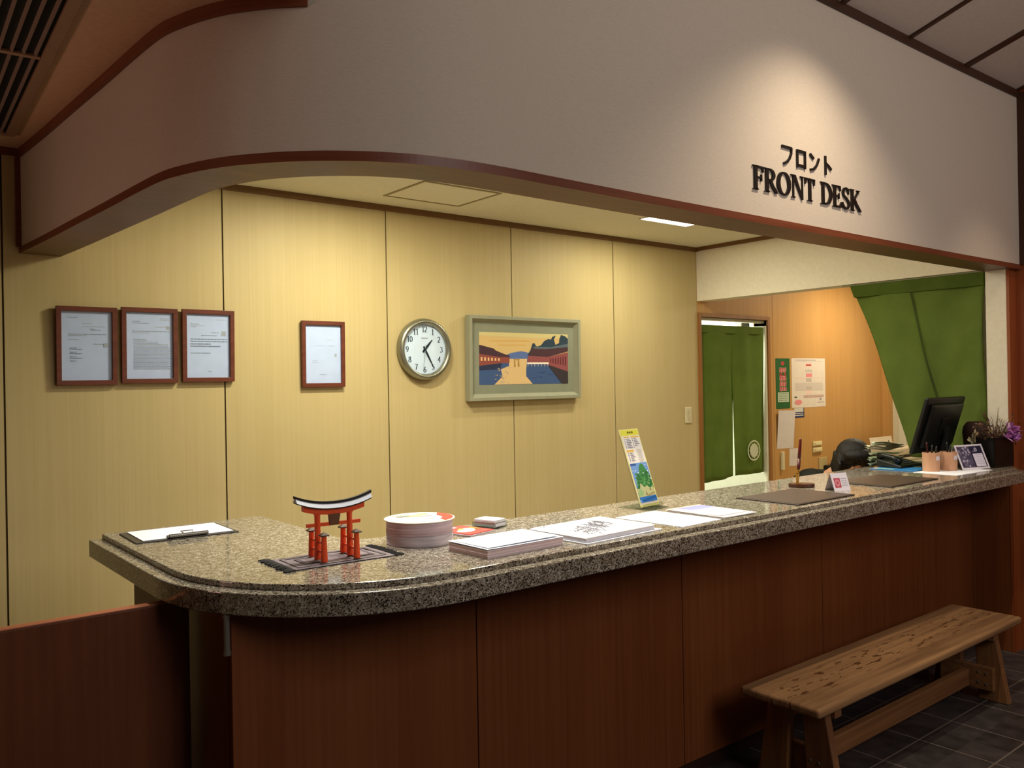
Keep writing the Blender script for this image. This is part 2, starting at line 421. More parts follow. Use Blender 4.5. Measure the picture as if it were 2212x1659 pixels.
def ribbon(name, path, d0, d1, z0, z1, mat, kind=True, matbottom=None):
    """solid strip following a path, from offset d0 (front) to d1 (behind)"""
    A, B = offset(path, d0), offset(path, d1); n = len(path); mb = MB()
    vs = [(p[0], p[1], z0) for p in A] + [(p[0], p[1], z1) for p in A] + [(p[0], p[1], z0) for p in B] + [(p[0], p[1], z1) for p in B]
    side = []; bot = []
    for i in range(n-1):
        side += [(i, i+1, n+i+1, n+i), (2*n+i, 3*n+i, 3*n+i+1, 2*n+i+1), (n+i, n+i+1, 3*n+i+1, 3*n+i)]
        bot.append((i, 2*n+i, 2*n+i+1, i+1))
    side += [(0, n, 3*n, 2*n), (n-1, 3*n-1, 4*n-1, 2*n-1)]
    mb.mi(mat); mb.add(vs, side, mat)
    if matbottom:
        mb.v = mb.v; k = mb.mi(matbottom)
        for f in bot: mb.f.append(f); mb.m.append(k)
    else:
        for f in bot: mb.f.append(f); mb.m.append(0)
    o = mb.build(name, None, None); o.data.polygons.foreach_set('use_smooth', [False]*len(o.data.polygons))
    return struct(o) if kind else o
mb = MB(); ip = offset(FPS, .07); mb.prism([p for p in ip[::2]] + [(5.235, 2.1), (8.4, 2.1), (8.4, YB+.12), (ip[0][0], YB+.12)], ZC, ZC+.06, M_CEIL); struct(mb.build('ceiling'))
isplit = min(range(len(FPS)), key=lambda i: abs(FPS[i][0]-.995) + (0 if FPS[i][1] < 2.2 else 9))
LOW, HIGH = FPS[:isplit+1], FPS[isplit:]
ribbon('wall_fascia', LOW, 0, lambda p: wide(p)-.02, 2.172, 2.6, M_FASCIA)
o = ribbon('wall_fascia', HIGH, 0, lambda p: wide(p)-.02, 2.172, 3.16, M_FASCIA)
ribbon('trim_1', FPS, -.006, wide, 2.148, 2.175, M_TRIM, matbottom=M_SOFFIT)       # wooden sill under the fascia
ribbon('trim_2', LOW, -.010, .0, 2.556, 2.592, M_TRIM)
ribbon('trim_3', HIGH, -.012, .0, 3.116, 3.155, M_DTRIM)
mb = MB(); mb.box(-2, .64, YB-.02, YB, 2.562, 2.592, M_TRIM); struct(mb.build('trim_6'))
mb = MB(); mb.box(.622, .642, YB-.018, YB, 2.176, 2.556, M_TRIM); struct(mb.build('trim_7'))

# lobby: lower flat ceiling on the left, its edge, then the sloping boarded ceiling on the right
mb = MB()
pts = [(-2.0, YB), (.63, YB)] + [p for p in LOW] + [(.995, -3.5), (-2.0, -3.5)]
mb.prism(pts, 2.592, 2.65, M_TAN); struct(mb.build('ceiling'))
mb = MB(); mb.box(.965, .995, -3.5, 2.04, 2.6, 4.9, M_LCEIL); struct(mb.build('wall_bulkhead'))
SL = .30
def zs(y): return 3.154 + SL*(1.91 - y)
mb = MB()
mb.add([(.97, 2.0, zs(2.0)), (5.3, 2.0, zs(2.0)), (5.3, -3.5, zs(-3.5)), (.97, -3.5, zs(-3.5)),
        (.97, 2.0, zs(2.0)+.05), (5.3, 2.0, zs(2.0)+.05), (5.3, -3.5, zs(-3.5)+.05), (.97, -3.5, zs(-3.5)+.05)],
       [(0, 3, 2, 1), (4, 5, 6, 7), (0, 1, 5, 4), (1, 2, 6, 5), (2, 3, 7, 6), (3, 0, 4, 7)], M_LCEIL)
struct(mb.build('ceiling'))
for k, (x, w) in enumerate([(5.205, .02), (4.575, .042), (3.975, .022), (3.375, .028), (2.775, .028), (2.175, .028), (1.575, .028)]):
    y0, y1 = 1.92, -3.4
    mb = MB()
    mb.add([(x-w/2, y0, zs(y0)-.012), (x+w/2, y0, zs(y0)-.012), (x+w/2, y1, zs(y1)-.012), (x-w/2, y1, zs(y1)-.012),
            (x-w/2, y0, zs(y0)+.01), (x+w/2, y0, zs(y0)+.01), (x+w/2, y1, zs(y1)+.01), (x-w/2, y1, zs(y1)+.01)],
           [(0, 3, 2, 1), (4, 5, 6, 7), (0, 1, 5, 4), (1, 2, 6, 5), (2, 3, 7, 6), (3, 0, 4, 7)], M_DTRIM)
    struct(mb.build('trim_%d' % (8+k)))

# jamb at the right end of the opening, lobby walls
mb = MB()
mb.box(5.14, 5.235, 1.945, 2.055, 1.056, 2.148, M_CREAM); mb.box(5.14, 5.235, 1.945, 2.25, 0, 1.056, M_REDWOOD)
mb.box(5.138, 5.235, 1.93, 1.945, 0, 2.148, M_JAMB)
struct(mb.build('wall_jamb'))
mb = MB(); mb.box(5.235, 5.3, -3.5, 2.06, 0, 3.2, M_JAMB); mb.box(5.235, 5.3, -3.5, 1.75, 3.2, 4.9, M_JAMB); struct(mb.build('wall_right'))
mb = MB(); mb.box(5.222, 5.234, 1.84, 1.905, 2.176, 3.14, M_DTRIM); struct(mb.build('trim_15'))
mb = MB(); mb.box(-2.1, -2.0, -3.5, YB+.12, 0, 2.63, M_PANEL); struct(mb.build('wall_left'))
mb = MB(); mb.box(-2.1, 5.3, -3.6, -3.5, 0, 5.0, plain('#7a6654', .8)); struct(mb.build('wall_front'))

# corridor behind the doorway
mb = MB(); mb.box(4.6, 7.0, 5.7, 5.8, 0, 2.6, M_WHITE); struct(mb.build('wall_corridor_back'))
mb = MB(); mb.box(4.5, 4.6, YB+.12, 5.8, 0, 2.6, M_WHITE); struct(mb.build('wall_corridor_left'))
mb = MB(); mb.box(7.0, 7.1, YB+.12, 5.8, 0, 2.6, M_WHITE); struct(mb.build('wall_corridor_right'))
mb = MB(); mb.box(4.5, 7.1, YB+.12, 5.8, 2.6, 2.66, M_WHITE); struct(mb.build('ceiling'))

# doorway with its frame and the open leaf
M_DFRAME = wood('door_frame_wood', '#86582a', '#9c6a34', (50, 50, 1.5), rough=.45, bump=.01)
M_LEAF = plain('#d8d5bf', .5)
M_STEEL = plain('#8f8d86', .4, .8)
M_BLACK = plain('#121212', .4)
d = bpy.data.objects.new('door_1', None); COL.objects.link(d); d.location = (5.155, YB, 0); d['kind'] = 'structure'
def dbox(name, x0, x1, y0, y1, z0, z1, mat, bevel=.002):
    mb = MB(); mb.box(x0-5.155, x1-5.155, y0-YB, y1-YB, z0, z1, mat); return mb.build(name, None, d, bevel)
mb = MB()
for (x0, x1, z0, z1) in ((5.16, 5.192, 0, 2.075), (6.05, 6.085, 0, 2.075), (5.192, 6.05, 2.045, 2.075)):
    mb.box(x0-5.155, x1-5.155, -.014, .13, z0, z1, M_DFRAME)
mb.build('door_frame', None, d, .002)
leaf = dbox('door_leaf', 6.026, 6.049, YB-.004, YB+.86, .01, 2.0, M_LEAF)
dbox('transom', 5.192, 6.05, YB+.02, YB+.05, 2.022, 2.044, M_LEAF)
mb = MB(); mb.box(.73, .84, .125, .17, 1.985, 2.03, M_STEEL); mb.tube([(.76, .15, 1.998), (.52, .19, 1.998), (.36, .3, 1.985)], .007, 8, M_STEEL)
mb.build('door_closer', None, leaf, .003)
# ------------------------------------------------------------------ counter
M_GRAN = granite()
ZT = 1.052
def slab_outline(ins):
    """ins = inset from the guest-side edges only"""
    xl, yf, r = .69 + ins, 1.822 + ins, .62 - ins
    P = [(xl, 3.215)]
    P += arc(1.31, 2.442, r, r, 180, 270, 22)
    P += [(2.2, yf), (3.2, yf - .008), (4.2, yf - .018), (4.96, yf - .022)]
    P += arc(4.96, 1.924, .124 - ins, .124 - ins, -90, 0, 10)[1:]
    P += [(5.084 - ins, 1.928), (5.133, 1.928), (5.133, 2.462)]
    P += arc(1.42, 2.572, .11, .11, 270, 180, 10)
    P += [(1.31, 3.215)]
    return P
mb = MB()
mb.prism(slab_outline(0), .978, 1.036); mb.prism(slab_outline(.042), 1.034, ZT)
top = mb.build('countertop', M_GRAN, None, .009, 3)
tag(top, 'speckled polished granite countertop with rounded corner and stepped edge', 'countertop')

cb = thing('reception_counter', 'dark red wood panelled reception counter under the granite top', 'counter', (.79, 2.15, 0))
def lbox(name, parent, org, x0, x1, y0, y1, z0, z1, mat, bevel=.0015):
    mb = MB(); mb.box(x0-org[0], x1-org[0], y0-org[1], y1-org[1], z0-org[2], z1-org[2]); return mb.build(name, mat, parent, bevel)
OC = (.79, 2.15, 0)
seams = [.79, 1.572, 2.562, 3.552, 4.542, 5.138]
for a, b in zip(seams[:-1], seams[1:]):
    lbox('front_panel', cb, OC, a + .0018, b - .0018, 2.15, 2.172, .062, .972, M_REDWOOD)
lbox('backing_board', cb, OC, .83, 5.138, 2.174, 2.186, .0, .972, plain('#1c0b06', .7))
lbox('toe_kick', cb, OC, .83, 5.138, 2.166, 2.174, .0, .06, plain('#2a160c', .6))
lbox('side_panel', cb, OC, .79, .812, 2.1745, 3.04, .0, .972, M_REDWOOD)
lbox('side_panel', cb, OC, 1.19, 1.21, 2.5, 3.016, .0, .972, M_REDWOOD)
lbox('end_panel', cb, OC, .813, 1.21, 3.018, 3.04, .0, .972, M_REDWOOD)
lbox('work_shelf', cb, OC, 1.22, 5.12, 2.19, 2.70, .70, .73, plain('#b09468', .5))
for x in (2.2, 3.3, 4.3, 5.09): lbox('shelf_support', cb, OC, x, x+.02, 2.19, 2.6, .0, .699, plain('#8a7048', .5))
mb = MB(); mb.tube([(-.012, -.006, .875), (-.012, -.006, .983)], .0085, 12, M_STEEL)
mb.lathe([(.0105, 0), (.0105, .012)], 12, M_STEEL, Matrix.Translation((-.012, -.006, .872))); mb.lathe([(.0105, 0), (.0105, .008)], 12, M_STEEL, Matrix.Translation((-.012, -.006, .968)))
h = mb.build('corner_hinge', None, cb, 0); h['label'] = 'dark steel hinge pin on the counter corner'

# low swing gate
g = thing('counter_gate', 'low red brown wooden swing gate left of the counter', 'gate', (-.35, 2.415, 0))
OG = (-.35, 2.415, 0)
M_GATE = wood('gate_wood', '#5c311c', '#6c3d25', (40, 40, 1.2), rough=.42, bump=.012, broad=(3, 3, .5), broad_amt=.4, spec=.25)
M_GATE_LIT = wood('gate_lit_wood', '#8a4a30', '#a2603f', (2, 40, 40), rough=.4, bump=.01)  # gate wood made paler: pinkish light on the top edge put into the colour
lbox('gate_panel', g, OG, -.35, .772, 2.416, 2.446, .12, .962, M_GATE)
p = lbox('top_edge', g, OG, -.35, .772, 2.415, 2.447, .9622, .968, M_GATE_LIT); p['label'] = 'top edge strip with its lit tone in the colour'
lbox('gate_post', g, OG, -.42, -.352, 2.40, 2.462, .0, .968, M_GATE)

# bench
M_BENCH = wood('bench_wood', '#785a3e', '#9f7b54', (1.6, 34, 34), rough=.6, bump=.06, broad=(.8, 9, 3), broad_amt=.35, spec=.2,
               knots=('#57381f', (13, 55, 8), .585, 0.17, .10))
M_BLEG = wood('bench_leg_wood', '#6a452a', '#8a6038', (34, 34, 1.6), rough=.6, bump=.04, broad=(3, 3, .6))
M_BRAIL = wood('bench_rail_wood', '#6a452a', '#8a6038', (1.6, 34, 34), rough=.6, bump=.04, broad=(.6, 3, 3))
bn = thing('bench', 'low wooden bench with a knotty plank seat in front of the counter', 'bench', (2.70, 1.655, 0))
mb = MB(); mb.box(0, 1.79, 0, .335, .344, .38)
mb.build('seat', M_BENCH, bn, .012, 3)
def bleg(x, front):
    t = .038
    if front: pts = [(.052, .344), (.142, .344), (.125, 0), (-.010, 0), (.012, .10)][0:4]
    else:     pts = [(.193, .344), (.283, .344), (.345, 0), (.215, 0)]
    # outline in the Y-Z plane, thickness along X
    mb = MB(); n = len(pts)
    vs = [(x, p[0], p[1]) for p in pts] + [(x+t, p[0], p[1]) for p in pts]
    mb.add(vs, [tuple(range(n)), tuple(range(2*n-1, n-1, -1))] + [(i, (i+1) % n, n+(i+1) % n, n+i) for i in range(n)])
    return mb.build('leg', M_BLEG, bn, .004)
for x in (.115, 1.59):
    bleg(x, True); bleg(x, False)
    s = 1 if x < 1 else -1
    mb = MB(); xx = x + (.039 if s > 0 else -.046)
    mb.box(xx, xx+.045, .03, .305, .300, .3435); mb.build('cleat', M_BRAIL, bn, .003)
    xr = x + .0385 if s > 0 else x - .0325
    mb = MB(); mb.box(xr, xr+.032, .045, .29, .055, .165); mb.build('cross_rail', M_BRAIL, bn, .003)
    xb = x - .0005 if s > 0 else xr - .0005
    for (yy, zz) in ((.075, .135), (.075, .085), (.11, .137), (.11, .088)):
        mb = MB(); M = Matrix.Translation((xb, yy, zz)) @ Matrix.Rotation(-PI/2, 4, 'Y'); mb.lathe([(.006, 0), (.006, .002), (.003, .0035)], 12, M_STEEL, M)
        mb.build('bolt', None, bn)
mb = MB(); mb.box(.187, 1.556, .15, .185, .062, .142); mb.build('stretcher', M_BRAIL, bn, .004)
# ------------------------------------------------------------------ on the back wall
M_FRAME = wood('brown_frame_wood', '#5a2a1c', '#6e3826', (6, 6, 40), rough=.4, bump=.0)
M_PAPER = plain('#d0ddff', .8, spec=.2)
M_PAPERW = plain('#f2f2f2', .8, spec=.2)
M_GLASS = thin_glass('picture_glass', '#fbfdff', .03)
I_GREY = ink('#8d919c'); I_LGREY = ink('#b4b8c2'); I_DARK = ink('#2a2c33')
def ring(mb, x0, x1, z0, z1, w, y0, y1, mat):
    """rectangular frame; front at y0 (towards the room), back at y1"""
    O = [(x0, z0), (x1, z0), (x1, z1), (x0, z1)]; I = [(x0+w, z0+w), (x1-w, z0+w), (x1-w, z1-w), (x0+w, z1-w)]
    vs = [(p[0], y0, p[1]) for p in O] + [(p[0], y0, p[1]) for p in I] + [(p[0], y1, p[1]) for p in O] + [(p[0], y1, p[1]) for p in I]
    fs = []
    for i in range(4):
        j = (i+1) % 4; fs += [(i, j, 4+j, 4+i), (8+j, 8+i, 12+i, 12+j), (j, i, 8+i, 8+j), (4+i, 4+j, 12+j, 12+i)]
    mb.add(vs, fs, mat)
def letter_polys(kind):
    P = [(M_PAPER, R4(0, 0, 1, 1))]
    def ln(u0, u1, v, seed, m=I_GREY, h=.008): P.extend(dashes(m, u0, u1, v, h, seed, .015, .07, .012))
    if kind == 0:
        ln(.12, .32, .90, 1); ln(.40, .60, .82, 2, I_LGREY); ln(.42, .86, .775, 3, I_LGREY); ln(.56, .66, .74, 4); ln(.58, .78, .725, 5)
        ln(.14, .88, .665, 6); ln(.14, .50, .645, 7, I_LGREY); ln(.14, .34, .585, 8, I_LGREY)
        ln(.62, .86, .525, 9, I_LGREY); P.append((I_LGREY, R4(.83, .485, .92, .545)))
        for k, v in enumerate((.465, .445, .405, .385, .34, .32, .28)): ln(.17, .30 + .1*(k % 2), v, 20+k)
    elif kind == 1:
        ln(.72, .93, .905, 1, I_LGREY); ln(.72, .93, .885, 2, I_LGREY); ln(.14, .30, .855, 3); ln(.14, .48, .83, 4)
        ln(.62, .9, .775, 5, I_LGREY); P.append((I_LGREY, R4(.85, .745, .93, .80)))
        ln(.13, .95, .71, 6); ln(.13, .5, .685, 7, I_LGREY)
        for k in range(24):
            v = .59 - k*.0192; ln(.16, (.44, .68, .9, .96)[min(3, k//2) if k < 6 else 2 + k % 2], v, 40+k, I_LGREY if k % 3 else I_GREY, .007)
    elif kind == 2:
        ln(.68, .93, .91, 1, I_LGREY); ln(.1, .3, .835, 2); ln(.1, .42, .81, 3, I_LGREY); ln(.12, .24, .79, 4)
        ln(.57, .74, .705, 5); P.append((I_LGREY, R4(.8, .66, .91, .735))); ln(.34, .7, .66, 6)
        for k, v in enumerate((.60, .565, .525, .49)): ln(.1, (.94, .94, .56, .78)[k], v, 30+k, ink('#7d8596'), .011)
        ln(.1, .56, .385, 9); ln(.5, .58, .1, 10, I_LGREY)
    else:
        ln(.6, .8, .74, 1, I_LGREY); ln(.3, .55, .64, 2, I_LGREY, .006); ln(.66, .82, .64, 3, I_LGREY, .006); P.append((I_LGREY, R4(.82, .46, .88, .51)))
        ln(.2, .34, .39, 4, I_LGREY, .006); ln(.2, .36, .36, 5, I_LGREY, .006); ln(.4, .6, .15, 6, I_LGREY, .005)
    return P
labs = ['brown framed letter farthest left, with short lines of text low on its left side',
        'brown framed letter in the middle of the left trio, densely printed with text',
        'brown framed letter nearest the first panel joint, with a short block of bold text',
        'brown framed nearly blank letter hanging alone left of the clock']
spec = [(.765, 1.014, 1.582, 1.930), (1.032, 1.281, 1.587, 1.936), (1.302, 1.553, 1.590, 1.938), (1.911, 2.158, 1.555, 1.904)]
for k, (x0, x1, z0, z1) in enumerate(spec):
    cx = (x0+x1)/2; w = (x1-x0)/2; hgt = z1-z0
    t = thing('picture_frame', labs[k], 'picture frame', (cx, YB, z0), 0, 'framed letters on the panel wall')
    t.rotation_euler = (math.radians(1.6 if k < 3 else .8), 0, 0)
    mb = MB(); ring(mb, -w, w, 0, hgt, .021, -.024, -.004, M_FRAME); mb.box(-w+.004, w-.004, -.006, -.0035, .004, hgt-.004, M_SEAM)
    mb.build('frame', None, t, .002)
    art('letter', t, (-w+.02, -.011, .02), (2*w-.04, 0, 0), (0, 0, hgt-.04), letter_polys(k), eps=.0001)
    mb = MB(); mb.box(-w+.019, w-.019, -.0175, -.0165, .019, hgt-.019); mb.build('pane', M_GLASS, t)

# clock
ck = thing('wall_clock', 'round silver rimmed wall clock showing about twenty five past one', 'clock', (2.668, YB, 1.762))
MX = Matrix.Rotation(PI/2, 4, 'X')          # lathe axis z -> -y
M_CLK = plain('#9b9b8c', .32, .85)
mb = MB(); mb.lathe([(.165, .001), (.177, .006), (.179, .022), (.174, .040), (.164, .049), (.154, .049), (.147, .042), (.142, .028)], 72, M_CLK, MX, cap=False)
mb.build('rim', None, ck, smooth=True)
mb = MB(); mb.lathe([(.158, .002), (.158, .022)], 64, plain('#cfe2fb', .6), MX); mb.build('dial', None, ck)
def digit(ch):
    a, b = .085, .03     # nib
    D = {
     '0': [(arc(.3, .5, .22, .46, 0, 360, 24), 0)],
     '1': [([(.3, .0), (.3, 1.0)], 0), ([(.3, .97), (.12, .86)], 0), ([(.12, .02), (.48, .02)], 0)],
     '2': [(arc(.29, .72, .2, .25, 170, -40, 14) + [(.06, .04)], 0), ([(.05, .05), (.52, .05)], .05)],
     '3': [(arc(.27, .75, .19, .22, 150, -80, 12), 0), (arc(.27, .28, .22, .27, 90, -150, 14), 0)],
     '4': [([(.4, 0), (.4, 1.0)], 0), ([(.4, .98), (.02, .3), (.56, .3)], 0)],
     '5': [([(.5, .95), (.14, .95), (.12, .52)], 0), (arc(.26, .32, .23, .29, 120, -150, 16), 0)],
     '6': [(arc(.3, .3, .21, .28, 0, 360, 20), 0), ([(.42, .98), (.2, .72), (.1, .32)], 0)],
     '7': [([(.04, .94), (.54, .94)], .05), ([(.54, .94), (.34, .5), (.24, 0)], 0)],
     '8': [(arc(.29, .74, .17, .22, 0, 360, 20), 0), (arc(.29, .26, .21, .26, 0, 360, 20), 0)],
     '9': [(arc(.28, .68, .21, .28, 0, 360, 20), 0), ([(.49, .66), (.4, .28), (.16, .02)], 0)],
    }[ch]
    out = []
    for pts, bb in D: out += stroke_polys(pts, a, bb or b)
    return out
polys = []
I_NAVY = ink('#24323f')
for hnum in range(1, 13):
    s = str(hnum); ang = PI/2 - hnum*PI/6; r = .116; hh = .034; ww = .62*hh
    cx, cy = r*math.cos(ang), r*math.sin(ang)
    for i, ch in enumerate(s):
        ox = cx - ww*len(s)/2*(.86 if len(s) > 1 else 1) + i*ww*.86; oy = cy - hh/2
        for q in digit(ch): polys.append((I_NAVY, [(ox + p[0]*hh, oy + p[1]*hh) for p in q]))
    art('numeral', ck, (0, -.0222, 0), (1, 0, 0), (0, 0, 1), polys, eps=.0, lift=.0004); polys = []
art('maker_mark', ck, (0, -.0222, 0), (1, 0, 0), (0, 0, 1), [(I_GREY, R4(-.022, .062, .022, .067))], eps=.0, lift=.0008)
def hand(name, ang, L, w, y, mat, tail=.02):
    mb = MB(); c, s = math.cos(ang), math.sin(ang)
    pts = [(-tail, w*.5), (L*.3, w*.62), (L*.92, w*.22), (L, 0), (L*.92, -w*.22), (L*.3, -w*.62), (-tail, -w*.5)]
    vs = [(p[0]*c-p[1]*s, y, p[0]*s+p[1]*c) for p in pts] + [(p[0]*c-p[1]*s, y+.0012, p[0]*s+p[1]*c) for p in pts]
    n = len(pts); mb.add(vs, [tuple(range(n)), tuple(range(2*n-1, n-1, -1))] + [(i, (i+1) % n, n+(i+1) % n, n+i) for i in range(n)], mat)
    o = mb.build(name, None, ck); return o
hand('hour_hand', PI/2 - 2*PI*(1.42/12), .078, .011, -.0265, ink('#1c252e')); hand('minute_hand', PI/2 - 2*PI*(25.2/60), .124, .009, -.029, ink('#1c252e'))
hand('second_hand', PI/2 - 2*PI*(31.3/60), .12, .0022, -.031, ink('#8fa4ad'), .03)
mb = MB(); mb.lathe([(.006, .022), (.006, .033)], 16, ink('#1c252e'), MX); mb.build('hub', None, ck)
mb = MB(); mb.lathe([(.0005, .0385), (.146, .037)], 48, None, MX, cap=False); mb.build('lens', thin_glass('clock_glass', '#ffffff', .02), ck)

# framed landscape print
pt = thing('framed_print', 'sage green framed sunset landscape print of waterside halls right of the clock', 'picture', (3.42, YB, 1.455))
M_SAGE = plain('#94947f', .5); M_SAGE2 = plain('#868976', .8)
pt.rotation_euler = (math.radians(1.0), 0, 0)
mb = MB(); W2 = .455; H2 = .518
ring(mb, -W2, W2, 0, H2, .022, -.05, -.004, M_SAGE)
# sloping liner from the frame lip down to the mat
O = [(-W2+.022, .022), (W2-.022, .022), (W2-.022, H2-.022), (-W2+.022, H2-.022)]; q = .02
I = [(-W2+.022+q, .022+q), (W2-.022-q, .022+q), (W2-.022-q, H2-.022-q), (-W2+.022+q, H2-.022-q)]
mb.add([(p[0], -.046, p[1]) for p in O] + [(p[0], -.02, p[1]) for p in I], [(i, (i+1) % 4, 4+(i+1) % 4, 4+i) for i in range(4)], M_SAGE)
mb.build('frame', None, pt, .002)
mb = MB(); mb.box(-W2+.02, W2-.02, -.0205, -.006, .02, H2-.02); mb.build('mat_board', M_SAGE2, pt)
def zp(*pts): return [((x-400)/1505, 1-(y-(372+.027*(x-400)))/(900-.035*(x-400))) for x, y in pts]
def clampp(P): return [(min(max(u, 0), 1), min(max(v, 0), 1)) for u, v in P]
A = [(ink('#d0b27a'), R4(0, 0, 1, 1))]
A += [(ink('#cdbf88'), clampp(zp((400, 372), (1905, 410), (1905, 470), (1300, 480), (400, 430)))), (ink('#cfa560'), clampp(zp((560, 520), (1200, 515), (1250, 540), (560, 535)))),
      (ink('#cfa560'), clampp(zp((700, 590), (1150, 585), (1150, 605), (700, 608))))]
A += [(ink('#5a6fa6'), zp((830, 765), (900, 735), (1000, 712), (1075, 702), (1150, 712), (1240, 740), (1240, 835), (850, 835)))]
A += [(ink('#3f5684'), clampp(zp((400, 930), (900, 835), (1905, 835), (1905, 1262), (400, 1272)))), (ink('#d6b684'), clampp(zp((870, 832), (1185, 832), (1165, 1010), (1165, 1130), (1275, 1262), (640, 1268), (770, 1130), (745, 1010), (880, 950))))]
A += [(ink('#2b3350'), clampp(zp((400, 930), (760, 900), (740, 1010), (400, 1030))))]
A += [(ink('#8a4a42'), clampp(zp((400, 730), (740, 780), (890, 810), (885, 905), (740, 905), (400, 950))))]
A += [(ink('#46303c'), clampp(zp((400, 590), (630, 655), (665, 690), (800, 748), (885, 775), (900, 805), (740, 800), (400, 745))))]
for k in range(6): A.append((ink('#e3b98a'), zp((425+k*55, 800+k*4), (450+k*55, 802+k*4), (450+k*55, 868), (425+k*55, 862))))
rr = random.Random(3)
for k in range(26):
    x = rr.uniform(620, 880); y = rr.uniform(950, 1240); w = rr.uniform(15, 55); A.append((ink(rr.choice(['#9aa0a8', '#c9ad84', '#5a678a'])), zp((x, y), (x+w, y-4), (x+w*.7, y+10))))
for k in range(16):
    x = rr.uniform(1180, 1750); y = rr.uniform(990, 1230); w = rr.uniform(40, 150); A.append((ink(rr.choice(['#41629c', '#2c4577', '#3f5c96'])), clampp(zp((x, y), (min(1900, x+w), y-3), (min(1900, x+w*.8), y+7)))))
A += [(ink('#2f4050'), clampp(zp((1190, 760), (1235, 690), (1250, 650), (1275, 570), (1305, 560), (1330, 600), (1350, 620), (1420, 600), (1480, 525), (1555, 490), (1600, 500), (1620, 455), (1690, 430), (1650, 500), (1680, 590), (1745, 560), (1750, 490), (1780, 420), (1860, 445), (1905, 490), (1905, 700))))]
A += [(ink('#8d4d50'), clampp(zp((1190, 780), (1540, 800), (1905, 720), (1905, 1055), (1550, 935), (1190, 900)))), (ink('#4b323a'), clampp(zp((1220, 760), (1270, 640), (1500, 650), (1905, 630), (1905, 705), (1540, 800), (1190, 775)))), (ink('#596670'), clampp(zp((1300, 620), (1600, 630), (1905, 572), (1905, 630), (1500, 665), (1290, 655))))]
for k in range(7): A.append((ink('#5c2c34'), zp((1580+k*45, 830-k*6), (1600+k*45, 828-k*6), (1600+k*45, 905+k*8), (1580+k*45, 900+k*8))))
A += [(ink('#f0e6da'), zp((1180, 893), (1555, 893), (1555, 922), (1180, 922)))]
for k in range(7): A.append((ink('#c9bcb0'), zp((1190+k*58, 922), (1198+k*58, 922), (1198+k*58, 962), (1190+k*58, 962))))
A += [(ink('#3a3338'), clampp(zp((1550, 935), (1905, 1055), (1905, 1262), (1790, 1262), (1560, 970))))]
A += [(ink('#a58348'), zp((965, 835), (980, 835), (985, 970), (960, 970))), (ink('#a58348'), zp((1028, 835), (1042, 835), (1052, 965), (1022, 965))), (ink('#a58348'), zp((955, 838), (1055, 838), (1055, 848), (955, 848)))]
art('print', pt, (-.364, -.0206, .097), (.728, 0, 0), (0, 0, .322), A, eps=.00012)

# light switch near the corner
sw = thing('light_switch', 'cream light switch plate on the panel wall beside the doorway', 'light switch', (5.026, YB, 1.298))
mb = MB(); mb.box(-.036, .036, -.009, .0, -.06, .06); mb.build('plate', plain('#d8cfb0', .5), sw, .004)
for k in (-1, 0, 1):
    mb = MB(); mb.box(-.012, .012, -.0125, -.009, k*.027-.012, k*.027+.012); mb.build('rocker', plain('#cbbf9c', .4), sw, .001)

# ------------------------------------------------------------------ office wall papers
def sheet(name, label, cat, x0, z0, w, h, polys, y=YB, rot=0, tilt=0, thick=.0008, group=None):
    t = thing(name, label, cat, (x0, y-.0005, z0), (tilt, rot, 0), group)
    mb = MB(); mb.box(0, w, -thick, 0, 0, h); mb.build('sheet', polys[0][0], t)
    art('printing', t, (0, -thick, 0), (w, 0, 0), (0, 0, h), polys, eps=.0002, lift=.0002)
    return t
I_GREEN = ink('#0f5a26'); I_RED = ink('#b04444'); I_PINKW = ink('#e9c6be'); I_W = ink('#e6e2da'); I_PINK = ink('#dd8a90')
P = [(plain('#0f5a26', .5), R4(0, 0, 1, 1))]
P.append((I_RED, ell(.5, .9, .15, .045, 5)))
def kanji(P, u, v, s, sv, seed):
    """blocky calligraphic character: pale outline under red strokes"""
    r = random.Random(seed); st = []
    for k in range(3): y = v + sv*(.15 + .3*k); st.append([(u+s*.1*r.random(), y), (u+s*(1-.1*r.random()), y)])
    for k in range(3): x = u + s*(.18 + .32*k); st.append([(x, v+sv*.05), (x + s*.06*(r.random()-.5), v+sv*.95)])
    st.append([(u+s*.1, v+sv*.9), (u+s*.4, v+sv*.6)])
    for q in st:
        for pl in stroke_polys(q, s*.11, sv*.11): P.append((I_PINKW, pl))
    for q in st:
        for pl in stroke_polys(q, s*.065, sv*.06): P.append((I_RED, pl))
kanji(P, .24, .72, .52, .1, 1)
for pl in stroke_polys(arc(.5, .675, .2, .03, 100, 420, 16), .05, .018): P.append((I_RED, pl))
kanji(P, .24, .55, .52, .1, 2); kanji(P, .24, .44, .52, .1, 3); kanji(P, .24, .345, .52, .085, 4)
P.append((ink('#b9c6b0'), R4(.12, .13, .9, .325)))
for k in range(4): P += dashes(ink('#5c7a62'), .2, .82, .285 - k*.042, .014, 60+k, .05, .12, .03)
sheet('wall_sign', 'narrow green hanging sign with red vertical lettering beside the doorway', 'sign', 6.168, 1.307, .207, .425, P)
P = [(plain('#dcd2c8', .8), R4(0, 0, 1, 1))]
P += dashes(I_GREY, .14, .72, .955, .014, 1, .02, .05, .008); P.append((ink('#b5aeb0'), R4(.06, .935, .9, .94)))
P += [(I_PINKW, R4(.4, .83, .6, .92)), (I_RED, R4(.42, .845, .58, .875))] + dashes(I_GREY, .4, .6, .75, .012, 2) + dashes(I_GREY, .4, .6, .72, .012, 3)
